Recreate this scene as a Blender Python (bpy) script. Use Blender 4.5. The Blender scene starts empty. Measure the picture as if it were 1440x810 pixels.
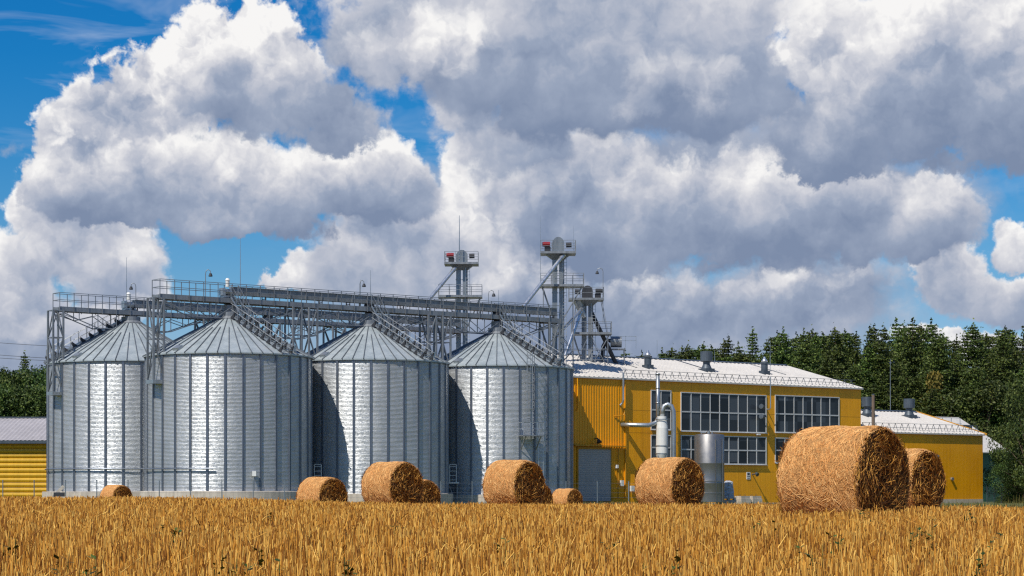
import bpy, math, random
import numpy as np
from mathutils import Vector, Matrix
R_ = math.radians
random.seed(7)
rng = np.random.default_rng(11)
S = bpy.context.scene
C = S.collection

# ------------------------------------------------------------------ camera
F, HZ, EYE = 3000.0, 694.0, 1.0          # focal length in photo pixels, horizon row, eye height above the yard
cam_d = bpy.data.cameras.new('camera')
cam_d.sensor_width = 36.0
cam_d.lens = F / 1440.0 * 36.0
cam_d.shift_y = (HZ - 405.0) / 1440.0
cam_d.clip_start, cam_d.clip_end = 0.1, 6000.0
cam = bpy.data.objects.new('camera', cam_d)
C.objects.link(cam)
cam.location = (0, 0, EYE)
cam.rotation_euler = (R_(90), 0, 0)
S.camera = cam
S.view_settings.view_transform = 'Standard'
S.view_settings.look = 'None'
S.view_settings.exposure = 0.0
S.view_settings.gamma = 1.0
S.view_settings.use_curve_mapping = False
S.cycles.use_denoising = False
S.cycles.max_bounces = 6
S.cycles.diffuse_bounces = 3
S.cycles.glossy_bounces = 3
S.cycles.transmission_bounces = 4
S.cycles.transparent_max_bounces = 8
S.cycles.sample_clamp_indirect = 4.0
S.cycles.caustics_reflective = False
S.cycles.caustics_refractive = False
S.cycles.filter_width = 1.3

SUN_AZ, SUN_EL = 36.0, 53.0     # light travels 36 degrees to the right of the view axis
ld = bpy.data.lights.new('sun', 'SUN')
ld.energy = 4.6
ld.angle = R_(0.5)
ld.color = (1.0, 0.94, 0.85)
sun = bpy.data.objects.new('sun', ld)
C.objects.link(sun)
sun.location = (-40, -40, 80)
sv = Vector((math.sin(R_(SUN_AZ)) * math.cos(R_(SUN_EL)), math.cos(R_(SUN_AZ)) * math.cos(R_(SUN_EL)), -math.sin(R_(SUN_EL))))
sun.rotation_euler = sv.to_track_quat('-Z', 'Y').to_euler()
to_sun = -sv

# ------------------------------------------------------------------ node helper
class NG:
    def __init__(s, tree): s.t = tree; s.n = tree.nodes; s.l = tree.links
    def put(s, node, i, v):
        sock = node.inputs[i]
        if isinstance(v, bpy.types.NodeSocket): s.l.new(v, sock)
        elif v is not None: sock.default_value = v
    def m(s, op, a, b=None, c=None, clamp=False):
        n = s.n.new('ShaderNodeMath'); n.operation = op; n.use_clamp = clamp
        for i, v in enumerate((a, b, c)): s.put(n, i, v)
        return n.outputs[0]
    def v(s, op, a, b=None, c=None, scale=None):
        n = s.n.new('ShaderNodeVectorMath'); n.operation = op
        for i, v in enumerate((a, b, c)): s.put(n, i, v)
        if scale is not None: s.put(n, 3, scale)
        return n.outputs['Value'] if op in ('LENGTH', 'DOT_PRODUCT', 'DISTANCE') else n.outputs[0]
    def sep(s, v):
        n = s.n.new('ShaderNodeSeparateXYZ'); s.put(n, 0, v); return n.outputs
    def comb(s, x, y, z=0.0):
        n = s.n.new('ShaderNodeCombineXYZ')
        for i, v in enumerate((x, y, z)): s.put(n, i, v)
        return n.outputs[0]
    def noise(s, vec, scale, detail=4.0, rough=0.55, dist=0.0, lac=2.0, color=False, dim='3D'):
        n = s.n.new('ShaderNodeTexNoise'); n.noise_dimensions = dim; s.put(n, 'Vector', vec)
        n.inputs['Scale'].default_value = scale; n.inputs['Detail'].default_value = detail
        n.inputs['Roughness'].default_value = rough; n.inputs['Distortion'].default_value = dist
        n.inputs['Lacunarity'].default_value = lac
        return n.outputs['Color' if color else 0]
    def voro(s, vec, scale, detail=0.0, rough=0.5, lac=2.0, feature='F1', out='Distance', rand=1.0, dim='3D'):
        n = s.n.new('ShaderNodeTexVoronoi'); n.voronoi_dimensions = dim; n.feature = feature; s.put(n, 'Vector', vec)
        n.inputs['Scale'].default_value = scale; n.inputs['Detail'].default_value = detail
        n.inputs['Roughness'].default_value = rough; n.inputs['Lacunarity'].default_value = lac
        n.inputs['Randomness'].default_value = rand
        return n.outputs[out]
    def wave(s, vec, scale, direction='Z', dist=0.0, dscale=1.0, profile='SIN'):
        n = s.n.new('ShaderNodeTexWave'); n.bands_direction = direction; n.wave_profile = profile; s.put(n, 'Vector', vec)
        n.inputs['Scale'].default_value = scale; n.inputs['Distortion'].default_value = dist
        n.inputs['Detail Scale'].default_value = dscale
        return n.outputs['Fac']
    def ramp(s, fac, stops, interp='LINEAR'):
        n = s.n.new('ShaderNodeValToRGB'); s.put(n, 0, fac); r = n.color_ramp; r.interpolation = interp
        while len(r.elements) < len(stops): r.elements.new(0.5)
        for e, (p, c) in zip(r.elements, stops):
            e.position = p; e.color = (c[0], c[1], c[2], 1.0)
        return n.outputs[0]
    def mr(s, v, a, b, c=0.0, d=1.0, smooth=False):
        n = s.n.new('ShaderNodeMapRange'); n.clamp = True
        if smooth: n.interpolation_type = 'SMOOTHSTEP'
        for i, x in enumerate((v, a, b, c, d)): s.put(n, i, x)
        return n.outputs[0]
    def mix(s, f, a, b, blend='MIX'):
        n = s.n.new('ShaderNodeMix'); n.data_type = 'RGBA'; n.blend_type = blend
        s.put(n, 0, f)
        for i, x in ((6, a), (7, b)):
            if isinstance(x, (tuple, list)): x = (x[0], x[1], x[2], 1.0)
            s.put(n, i, x)
        return n.outputs[2]
    def bump(s, h, strength=0.5, dist=0.05):
        n = s.n.new('ShaderNodeBump'); s.put(n, 'Height', h)
        n.inputs['Strength'].default_value = strength; n.inputs['Distance'].default_value = dist
        return n.outputs[0]
# ------------------------------------------------------------------ sky
def az_el(px, py):
    a = math.atan((px - 720.0) / F)
    return a, math.atan((HZ - py) / F * math.cos(a))

def build_world():
    w = bpy.data.worlds.new('World'); S.world = w; w.use_nodes = True
    w.cycles.sampling_method = 'MANUAL'; w.cycles.sample_map_resolution = 256
    g = NG(w.node_tree); g.n.clear()
    STR = 0.1
    out = g.n.new('ShaderNodeOutputWorld'); bg = g.n.new('ShaderNodeBackground')
    bg.inputs['Strength'].default_value = STR
    g.l.new(bg.outputs[0], out.inputs[0])
    sky = g.n.new('ShaderNodeTexSky'); sky.sky_type = 'NISHITA'; sky.sun_disc = False
    sky.sun_elevation = R_(SUN_EL); sky.sun_rotation = R_(180.0 + SUN_AZ)
    sky.altitude = 100; sky.air_density = 1.0; sky.dust_density = 0.3; sky.ozone_density = 2.5
    hs = g.n.new('ShaderNodeHueSaturation'); hs.inputs['Saturation'].default_value = 1.5
    hs.inputs['Hue'].default_value = 0.488
    hs.inputs['Value'].default_value = 0.80
    g.l.new(sky.outputs[0], hs.inputs['Color'])
    tc = g.n.new('ShaderNodeTexCoord'); D = tc.outputs['Generated']
    x, y, z = g.sep(D)
    az = g.m('ARCTAN2', x, y); el = g.m('ARCSINE', z)
    U = g.comb(az, el, 0.0)
    # domain warp: ragged edges at two sizes
    w1 = g.v('SCALE', g.v('SUBTRACT', g.noise(U, 16.0, 2.0, 0.5, color=True, dim='2D'), (0.5, 0.5, 0.5)), scale=0.024)
    w2 = g.v('SCALE', g.v('SUBTRACT', g.noise(U, 75.0, 5.0, 0.62, color=True, dim='2D'), (0.5, 0.5, 0.5)), scale=0.016)
    PW = g.v('ADD', g.v('ADD', U, w1), w2)
    P = g.v('MULTIPLY', PW, (1.0, 1.0, 0.0))
    def billow(vec):
        b = g.m('SUBTRACT', 1.0, g.voro(vec, 24.0, 4.0, 0.46, 2.2, dim='2D'))
        s_ = g.m('SUBTRACT', 1.0, g.voro(vec, 120.0, 1.0, 0.5, 2.2, dim='2D'))
        return g.m('MULTIPLY_ADD', s_, 0.20, b)
    wN = g.v('SCALE', g.v('SUBTRACT', g.noise(U, 60.0, 4.0, 0.6, color=True, dim='2D'), (0.5, 0.5, 0.5)), scale=0.016)
    BV = g.v('ADD', U, wN)
    b0 = billow(BV)
    b1 = billow(g.v('ADD', BV, (-0.006, 0.010, 0.0)))     # the same puffs a little nearer the sun
    relief = g.m('SUBTRACT', b0, b1)
    soft = g.noise(U, 21.0, 5.0, 0.50, dim='2D')
    wisp = g.noise(g.v('MULTIPLY', U, (14.0, 60.0, 1.0)), 1.0, 4.0, 0.62, 0.4, dim='2D')
    col = g.v('SCALE', hs.outputs[0], scale=1.0)
    tint = g.mr(el, 0.0, 0.2)
    col = g.mix(1.0, col, g.ramp(tint, [(0.0, (0.62, 0.88, 1.40)), (0.3, (0.85, 0.90, 1.22)), (0.5, (0.70, 0.88, 1.15)), (1.0, (0.22, 0.80, 1.18))]), 'MULTIPLY')
    # thin high streaks
    st = g.m('MULTIPLY', g.mr(wisp, 0.50, 0.85), g.mr(el, 0.10, 0.19, 0.0, 0.30))
    col = g.mix(st, col, (7.0, 7.6, 8.6))
    BM = 0.46
    GREY = [(0.0, (0.205, 0.265, 0.395)), (0.30, (0.32, 0.38, 0.505)), (0.58, (0.53, 0.555, 0.635)), (0.82, (0.745, 0.745, 0.775)), (1.0, (0.93, 0.92, 0.91))]
    def layer(ells, base=None, bsoft=0.008, amp=0.55, edge=0.24, lo=0.25, hi=0.85, rel=0.9, top=None, opacity=1.0):
        nonlocal col
        L = None
        for cx, cy, rx, ry in ells:
            a, e = az_el(cx, cy)
            ir = (F / rx, F / ry)
            q = g.v('LENGTH', g.v('MULTIPLY_ADD', P, (ir[0], ir[1], 0.0), (-a * ir[0], -e * ir[1], 0.0)))
            L = q if L is None else g.m('SMOOTH_MIN', L, q, 0.18)
        dens = g.m('SUBTRACT', 1.0, L)
        dens = g.m('ADD', g.m('MULTIPLY_ADD', g.m('SUBTRACT', b0, BM), amp, dens), 0.08)
        ys = [cy - ry for cx, cy, rx, ry in ells]; yb = [cy + ry for cx, cy, rx, ry in ells]
        e_top = az_el(720, min(ys) if top is None else top)[1]
        e_bot = az_el(720, max(yb) if base is None else base)[1]
        if base is not None:
            under = g.m('MAXIMUM', g.m('SUBTRACT', e_bot, g.sep(P)[1]), 0.0)
            dens = g.m('SUBTRACT', dens, g.m('DIVIDE', under, bsoft))
        mask = g.mr(dens, -0.02, edge, 0.0, opacity, smooth=True)
        h = g.mr(g.m('MULTIPLY_ADD', g.m('SUBTRACT', soft, 0.5), 0.030, g.sep(P)[1]), e_bot, e_top)
        t = g.mr(h, 0.0, 1.0, lo, hi)
        rim = g.mr(dens, 0.0, 0.55, 0.16, 0.0)
        t = g.m('ADD', t, g.m('MULTIPLY', rim, g.mr(h, 0.1, 0.6)))
        t = g.m('MULTIPLY_ADD', relief, g.m('MULTIPLY', g.mr(h, 0.0, 0.6, 0.12, 0.62), rel), t)
        t = g.m('MULTIPLY_ADD', g.m('SUBTRACT', soft, 0.52), 0.46, t)
        t = g.m('SUBTRACT', t, 0.03)
        c = g.v('SCALE', g.ramp(t, GREY), scale=1.0 / STR)
        col = g.mix(mask, col, c)
    # -- far banks near the horizon
    layer([(980, 260, 400, 110), (1180, 280, 260, 90), (700, 300, 200, 120)], amp=0.3, edge=0.5, lo=0.18, hi=0.42, rel=0.3)
    layer([(860, 460, 520, 110), (1130, 430, 190, 90), (620, 430, 170, 90)], amp=0.35, edge=0.5, lo=0.05, hi=0.42, rel=0.6)
    layer([(60, 470, 150, 90), (0, 400, 120, 70), (170, 420, 70, 50)], amp=0.5, lo=0.35, hi=0.95)
    layer([(80, 505, 150, 35)], amp=0.4, edge=0.5, lo=0.15, hi=0.4, rel=0.3)
    layer([(440, 385, 66, 40), (400, 395, 40, 26), (540, 400, 80, 40)], amp=0.5, lo=0.45, hi=0.95)
    layer([(120, 350, 110, 70), (60, 300, 50, 40), (150, 400, 80, 40)], amp=0.5, lo=0.35, hi=0.85)
    layer([(1352, 400, 54, 62), (1330, 355, 30, 26), (1410, 420, 60, 40)], amp=0.5, lo=0.3, hi=0.85)
    layer([(1440, 335, 42, 40)], amp=0.5, lo=0.4, hi=0.85)
    layer([(1345, 480, 110, 26), (1420, 500, 80, 30)], amp=0.5, lo=0.5, hi=0.95)
    # -- right and middle masses
    layer([(800, 290, 240, 120), (1040, 300, 240, 95), (1240, 300, 160, 75), (690, 215, 95, 62)], base=385, bsoft=0.02, amp=0.5, lo=0.06, hi=0.98, top=165)
    layer([(670, 165, 95, 70), (730, 190, 90, 60)], amp=0.6, edge=0.4, lo=0.25, hi=0.75)
    layer([(560, 330, 130, 120), (640, 380, 120, 80), (520, 280, 80, 60)], amp=0.5, edge=0.35, lo=0.30, hi=0.85)
    layer([(740, 425, 180, 45), (1020, 425, 190, 45), (1140, 415, 80, 38)], base=470, bsoft=0.02, amp=0.8, edge=0.6, lo=0.16, hi=0.66, rel=0.9)
    layer([(1330, 60, 250, 130), (1180, 90, 105, 70), (1400, 160, 200, 80), (1280, 170, 140, 70), (1160, 190, 120, 70), (1390, -10, 200, 80)], base=243, bsoft=0.02, amp=0.5, lo=0.04, hi=0.86, top=15)
    layer([(780, 60, 330, 135), (560, 75, 110, 70), (980, 110, 170, 95), (690, -30, 260, 90), (1010, 30, 100, 80), (1050, 125, 90, 70)], base=212, bsoft=0.024, amp=0.42, lo=0.00, hi=0.66, top=-40, rel=0.6)
    layer([(545, 100, 90, 62), (610, 60, 90, 60)], amp=0.6, edge=0.7, lo=0.50, hi=0.95)
    layer([(1126, 68, 44, 48), (1152, 112, 50, 40)], amp=0.8, edge=0.5, lo=0.55, hi=1.02, rel=1.2, opacity=0.9)
    layer([(1195, 160, 66, 44), (1115, 190, 80, 30)], amp=0.8, edge=0.8, lo=0.32, hi=0.7, opacity=0.6)
    layer([(960, 105, 95, 45), (900, 140, 60, 26), (1010, 95, 40, 28)], amp=0.7, edge=0.7, lo=0.45, hi=0.78, opacity=0.75)
    # -- the big heap on the left
    layer([(330, 92, 112, 80), (262, 120, 105, 74), (205, 165, 118, 76), (140, 215, 95, 74), (400, 110, 60, 55), (110, 270, 70, 60)], amp=0.55, lo=0.50, hi=0.93, top=20, edge=0.15, rel=1.5)
    layer([(300, 255, 240, 80), (150, 270, 105, 62), (480, 240, 130, 70), (560, 265, 75, 60)], base=325, bsoft=0.02, amp=0.5, lo=0.08, hi=0.95, top=195)
    layer([(370, 140, 118, 82), (460, 170, 100, 52), (300, 130, 66, 50)], base=214, bsoft=0.02, amp=0.5, edge=0.3, lo=0.12, hi=0.86, top=60)
    layer([(22, 208, 24, 18)], amp=0.6, edge=0.9, lo=0.5, hi=0.7, opacity=0.5)
    # clouds over the rest of the sky, outside the photograph
    far = g.m('MULTIPLY', g.mr(soft, 0.54, 0.70, smooth=True), g.mr(g.m('ABSOLUTE', az), 0.30, 0.5))
    col = g.mix(g.m('MULTIPLY', far, g.mr(el, 0.0, 0.05)), col, g.v('SCALE', (0.62, 0.64, 0.70), scale=1.0 / STR))
    g.l.new(col, bg.inputs['Color'])
build_world()
# ------------------------------------------------------------------ materials
MATS = {}
def mat(name, base=(0.5, 0.5, 0.5), rough=0.6, metal=0.0, spec=0.5):
    m = bpy.data.materials.new(name); m.use_nodes = True
    g = NG(m.node_tree)
    b = m.node_tree.nodes['Principled BSDF']
    b.inputs['Base Color'].default_value = (*base, 1.0)
    b.inputs['Roughness'].default_value = rough
    b.inputs['Metallic'].default_value = metal
    b.inputs['Specular IOR Level'].default_value = spec
    MATS[name] = m
    return m, g, b
def setc(g, b, sock, v): g.l.new(v, b.inputs[sock])
def objc(g): return g.n.new('ShaderNodeTexCoord').outputs['Object']
def island(g): return g.n.new('ShaderNodeNewGeometry').outputs['Random Per Island']
def dirty(name, base, rough=0.6, metal=0.0, var=0.25, scale=0.8, streak=True, bump=0.0, rust=None):
    """painted or bare surface with blotches and rain streaks"""
    m, g, b = mat(name, base, rough, metal)
    co = objc(g)
    n1 = g.noise(co, scale, 5.0, 0.6)
    n2 = g.noise(g.v('MULTIPLY', co, (4.0, 4.0, 0.25)) if streak else co, scale * 1.6, 4.0, 0.6)
    f = g.mr(g.m('MULTIPLY_ADD', n1, 0.5, g.m('MULTIPLY', n2, 0.5)), 0.32, 0.68)
    hi = tuple(min(1, c * (1 + var)) for c in base); lo = tuple(c * (1 - var) for c in base)
    c = g.mix(f, lo, hi)
    if rust:
        c = g.mix(g.mr(g.noise(co, scale * 2.3, 6.0, 0.7), 0.60, 0.78), c, rust)
    setc(g, b, 'Base Color', c)
    setc(g, b, 'Roughness', g.mr(n2, 0.3, 0.7, rough * 0.85, min(1, rough * 1.15)))
    if bump: setc(g, b, 'Normal', g.bump(g.noise(co, scale * 20, 4.0), bump, 0.02))
    return m

# galvanised corrugated silo wall: rolled waves round the shell, rain-dulled zinc
m, g, b = mat('galvanised_wall', (0.50, 0.53, 0.56), 0.36, 0.55)
co = objc(g); X, Y, Z = g.sep(co)
ang = g.m('ARCTAN2', X, Y)
cyl = g.comb(g.m('MULTIPLY', ang, 6.6), 0.0, Z)
wv = g.m('SINE', g.m('MULTIPLY', Z, 2 * math.pi / 0.21))
dent = g.noise(g.v('MULTIPLY', cyl, (1.1, 1.0, 4.2)), 1.0, 5.0, 0.72)
fine = g.noise(g.v('MULTIPLY', cyl, (2.6, 1.0, 6.5)), 1.0, 3.0, 0.65)
sheet = g.n.new('ShaderNodeTexWhiteNoise'); sheet.noise_dimensions = '2D'
g.l.new(g.comb(g.m('FLOOR', g.m('MULTIPLY', ang, 15 / math.pi)), g.m('FLOOR', g.m('DIVIDE', Z, 0.86))), sheet.inputs['Vector'])
h = g.m('MULTIPLY_ADD', dent, 0.4, g.m('MULTIPLY', fine, 0.65))
bn = g.bump(h, 0.40, 0.11)
# rolled corrugation: the slope of the wave tips the normal up and down
slope = g.m('MULTIPLY', g.m('COSINE', g.m('MULTIPLY_ADD', dent, 3.0, g.m('MULTIPLY', Z, 2 * math.pi / 0.104))), g.mr(fine, 0.3, 0.7, 0.30, 0.62))
nn = g.v('NORMALIZE', g.v('ADD', bn, g.comb(0.0, 0.0, slope)))
setc(g, b, 'Normal', nn)
vs = g.m('MULTIPLY_ADD', sheet.outputs[0], 0.16, g.m('MULTIPLY', g.noise(g.v('MULTIPLY', cyl, (0.5, 1.0, 0.12)), 1.0, 4.0), 0.55))
seam = g.mr(g.m('ABSOLUTE', g.m('SUBTRACT', g.m('FRACT', g.m('DIVIDE', Z, 0.86)), 0.5)), 0.46, 0.5)
cc = g.mix(g.mr(vs, 0.12, 0.58), (0.385, 0.41, 0.43), (0.57, 0.59, 0.605))
cc = g.mix(g.m('MULTIPLY', seam, 0.25), cc, (0.35, 0.37, 0.40))
setc(g, b, 'Base Color', cc)
setc(g, b, 'Roughness', g.mr(fine, 0.3, 0.7, 0.36, 0.50))

m, g, b = mat('galvanised_roof', (0.34, 0.38, 0.40), 0.42, 0.35)
co = objc(g); X, Y, Z = g.sep(co)
ang = g.m('ARCTAN2', X, Y)
sh = g.n.new('ShaderNodeTexWhiteNoise'); sh.noise_dimensions = '1D'
g.l.new(g.m('FLOOR', g.m('MULTIPLY', ang, 24 / math.pi)), sh.inputs['W'])
blot = g.noise(co, 1.1, 5.0, 0.65)
cc = g.mix(g.mr(blot, 0.35, 0.7), (0.36, 0.415, 0.43), (0.50, 0.55, 0.56))
cc = g.mix(g.m('MULTIPLY', sh.outputs[0], 0.25), cc, (0.58, 0.61, 0.61))
cc = g.mix(g.mr(g.noise(co, 0.55, 4.0, 0.7), 0.62, 0.75, 0.0, 0.5), cc, (0.46, 0.40, 0.34))
setc(g, b, 'Base Color', cc)
setc(g, b, 'Roughness', g.mr(blot, 0.3, 0.7, 0.35, 0.5))

dirty('galvanised_rib', (0.215, 0.245, 0.295), 0.42, 0.7, 0.25, 1.2)
dirty('roof_seam', (0.17, 0.19, 0.21), 0.5, 0.6, 0.3, 1.2)
dirty('gantry_steel', (0.25, 0.27, 0.29), 0.5, 0.45, 0.3, 0.6, rust=(0.16, 0.11, 0.08))
dirty('dark_steel', (0.035, 0.038, 0.045), 0.6, 0.2, 0.35, 0.8)
dirty('light_steel', (0.42, 0.45, 0.47), 0.38, 0.75, 0.25, 0.9)
dirty('bright_steel', (0.60, 0.62, 0.64), 0.30, 0.85, 0.15, 0.9)
dirty('trunk_steel', (0.27, 0.30, 0.32), 0.42, 0.65, 0.3, 0.7)
dirty('red_paint', (0.26, 0.012, 0.02), 0.45, 0.0, 0.3, 2.0)
dirty('white_paint', (0.74, 0.74, 0.71), 0.5, 0.0, 0.12, 0.9)
dirty('window_frame', (0.60, 0.60, 0.585), 0.5, 0.0, 0.15, 1.5)
dirty('vent_grey', (0.075, 0.095, 0.115), 0.5, 0.3, 0.3, 1.0)
dirty('concrete', (0.52, 0.46, 0.38), 0.9, 0.0, 0.35, 0.7, bump=0.4)
dirty('weathered_wood', (0.17, 0.12, 0.085), 0.85, 0.0, 0.35, 1.5)
dirty('door_grey', (0.38, 0.37, 0.37), 0.5, 0.1, 0.12, 0.7)
dirty('white_roof', (0.56, 0.53, 0.485), 0.6, 0.0, 0.10, 0.35, rust=(0.43, 0.39, 0.34))
dirty('grey_roof', (0.36, 0.34, 0.35), 0.7, 0.0, 0.15, 0.35)
dirty('blue_plastic', (0.10, 0.16, 0.35), 0.5, 0.0, 0.3, 2.5)
dirty('clear_wrap', (0.42, 0.45, 0.50), 0.25, 0.0, 0.4, 3.0)
dirty('green_wall', (0.03, 0.10, 0.06), 0.6, 0.0, 0.2, 0.6)
dirty('ochre_trim', (0.52, 0.25, 0.01), 0.55, 0.0, 0.2, 0.6)
def cladding(name, base, pitch, axis, var=0.14, strength=0.8):
    m, g, b = mat(name, base, 0.5, 0.0)
    co = objc(g); xyz = g.sep(co)
    ph = g.m('SINE', g.m('MULTIPLY', xyz[axis], 2 * math.pi / pitch))
    n1 = g.noise(co, 0.35, 5.0, 0.6); n2 = g.noise(g.v('MULTIPLY', co, (3.0, 3.0, 0.2)), 1.0, 4.0, 0.6)
    f = g.mr(g.m('MULTIPLY_ADD', n1, 0.5, g.m('MULTIPLY', n2, 0.5)), 0.34, 0.66)
    c = g.mix(f, tuple(x * (1 - var) for x in base), tuple(min(1, x * (1 + var)) for x in base))
    c = g.mix(g.mr(g.noise(co, 1.7, 6.0, 0.7), 0.62, 0.8, 0.0, 0.4), c, tuple(x * 0.55 for x in base))
    setc(g, b, 'Base Color', c)
    setc(g, b, 'Normal', g.bump(ph, strength, pitch * 0.09))
    return m
cladding('yellow_panel', (0.92, 0.385, 0.002), 0.22, 0, strength=0.06)
cladding('yellow_boards', (0.66, 0.375, 0.012), 0.30, 0, strength=0.05)
cladding('yellow_corrugated', (0.90, 0.38, 0.003), 0.30, 0, strength=0.05)
# stainless tank: brushed vertical sheen
m, g, b = mat('stainless', (0.50, 0.49, 0.48), 0.30, 0.85)
co = objc(g); X, Y, Z = g.sep(co)
br = g.noise(g.v('MULTIPLY', co, (40.0, 40.0, 0.6)), 1.0, 3.0)
setc(g, b, 'Base Color', g.mix(br, (0.20, 0.195, 0.19), (0.34, 0.33, 0.32)))
setc(g, b, 'Roughness', g.mr(g.noise(co, 1.5, 4.0), 0.3, 0.7, 0.36, 0.50))
# glass: dark panes with a faint view of blinds and the sky
m, g, b = mat('window_glass', (0.012, 0.018, 0.026), 0.08, 0.0, 0.22)
co = objc(g)
cell = g.n.new('ShaderNodeTexWhiteNoise'); cell.noise_dimensions = '3D'
g.l.new(g.v('FLOOR', g.v('MULTIPLY', co, (0.78, 0.0, 0.5))), cell.inputs['Vector'])
setc(g, b, 'Base Color', g.mix(cell.outputs[0], (0.012, 0.017, 0.025), (0.085, 0.10, 0.12)))
setc(g, b, 'Normal', g.bump(g.noise(co, 1.2, 2.0), 0.08, 0.05))

# straw
def straw(name, dark, mid, light, rough=0.65, sheen=0.0):
    m, g, b = mat(name, mid, rough, 0.0, 0.35)
    r = island(g)
    setc(g, b, 'Base Color', g.ramp(r, [(0.0, dark), (0.45, mid), (1.0, light)]))
    return m
straw('stubble_straw', (0.26, 0.095, 0.010), (0.65, 0.30, 0.037), (0.90, 0.55, 0.125))
straw('bale_side_straw', (0.60, 0.265, 0.075), (0.75, 0.38, 0.12), (0.88, 0.54, 0.21))
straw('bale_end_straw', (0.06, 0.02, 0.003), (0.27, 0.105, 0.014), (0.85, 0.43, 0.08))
m, g, b = mat('bale_side', (0.5, 0.25, 0.1), 0.8)
co = objc(g)
n1 = g.noise(g.v('MULTIPLY', co, (22.0, 60.0, 60.0)), 1.0, 6.0, 0.7, 0.6)
n2 = g.noise(co, 2.2, 5.0, 0.6)
n3 = g.voro(co, 46.0, 2.0, 0.6)
f = g.m('MULTIPLY_ADD', n1, 0.9, g.m('MULTIPLY', n2, 0.35))
c = g.ramp(g.mr(f, 0.35, 0.85), [(0.0, (0.46, 0.185, 0.048)), (0.4, (0.69, 0.325, 0.095)), (0.75, (0.80, 0.42, 0.14)), (1.0, (0.88, 0.56, 0.23))])
setc(g, b, 'Base Color', c)
setc(g, b, 'Normal', g.bump(g.m('ADD', n1, g.m('MULTIPLY', n3, 0.6)), 1.0, 0.045))
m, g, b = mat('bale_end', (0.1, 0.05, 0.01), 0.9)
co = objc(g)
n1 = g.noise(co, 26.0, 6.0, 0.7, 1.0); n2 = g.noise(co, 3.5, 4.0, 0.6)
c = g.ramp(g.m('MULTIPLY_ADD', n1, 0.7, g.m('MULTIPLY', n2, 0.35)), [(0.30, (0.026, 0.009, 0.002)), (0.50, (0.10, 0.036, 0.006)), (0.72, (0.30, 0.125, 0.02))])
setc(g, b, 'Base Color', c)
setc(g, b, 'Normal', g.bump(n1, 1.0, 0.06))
# ground
m, g, b = mat('field_soil', (0.3, 0.17, 0.06), 0.95)
co = objc(g)
n1 = g.noise(co, 9.0, 6.0, 0.7); n2 = g.noise(co, 0.25, 4.0, 0.6)
c = g.ramp(g.m('MULTIPLY_ADD', n1, 0.75, g.m('MULTIPLY', n2, 0.25)), [(0.32, (0.12, 0.055, 0.014)), (0.5, (0.32, 0.15, 0.025)), (0.68, (0.56, 0.28, 0.045))])
yy = g.sep(co)[1]
grassy = g.mr(g.m('MULTIPLY_ADD', n2, 14.0, yy), 128.0, 136.0)
gc = g.ramp(g.noise(co, 2.5, 5.0, 0.65), [(0.3, (0.06, 0.085, 0.02)), (0.7, (0.17, 0.17, 0.06))])
setc(g, b, 'Base Color', g.mix(grassy, c, gc))
setc(g, b, 'Normal', g.bump(n1, 0.8, 0.08))
# foliage
def leaf(name, dark, mid, light, trans=0.25):
    m, g, b = mat(name, mid, 0.6, 0.0, 0.3)
    r = island(g)
    oi = g.n.new('ShaderNodeObjectInfo')
    c = g.ramp(r, [(0.0, dark), (0.55, mid), (1.0, light)])
    hsn = g.n.new('ShaderNodeHueSaturation')
    g.put(hsn, 'Hue', g.mr(oi.outputs['Random'], 0.0, 1.0, 0.478, 0.518))
    g.put(hsn, 'Value', g.mr(oi.outputs['Random'], 0.0, 1.0, 0.58, 1.25))
    g.l.new(c, hsn.inputs['Color'])
    g.l.new(hsn.outputs[0], b.inputs['Base Color'])
    return m
leaf('conifer_needles', (0.020, 0.038, 0.007), (0.062, 0.096, 0.015), (0.150, 0.190, 0.032))
leaf('broad_leaves', (0.024, 0.046, 0.008), (0.062, 0.100, 0.017), (0.145, 0.185, 0.036))
leaf('dark_bush_leaves', (0.014, 0.034, 0.007), (0.038, 0.074, 0.013), (0.095, 0.140, 0.028))
leaf('yellowing_leaves', (0.10, 0.085, 0.012), (0.17, 0.13, 0.02), (0.26, 0.19, 0.04))
leaf('weed_leaves', (0.022, 0.045, 0.006), (0.05, 0.085, 0.012), (0.10, 0.15, 0.025))
leaf('verge_blades', (0.05, 0.06, 0.014), (0.13, 0.12, 0.03), (0.30, 0.22, 0.07))
dirty('bark', (0.11, 0.075, 0.05), 0.9, 0.0, 0.4, 2.0)

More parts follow.
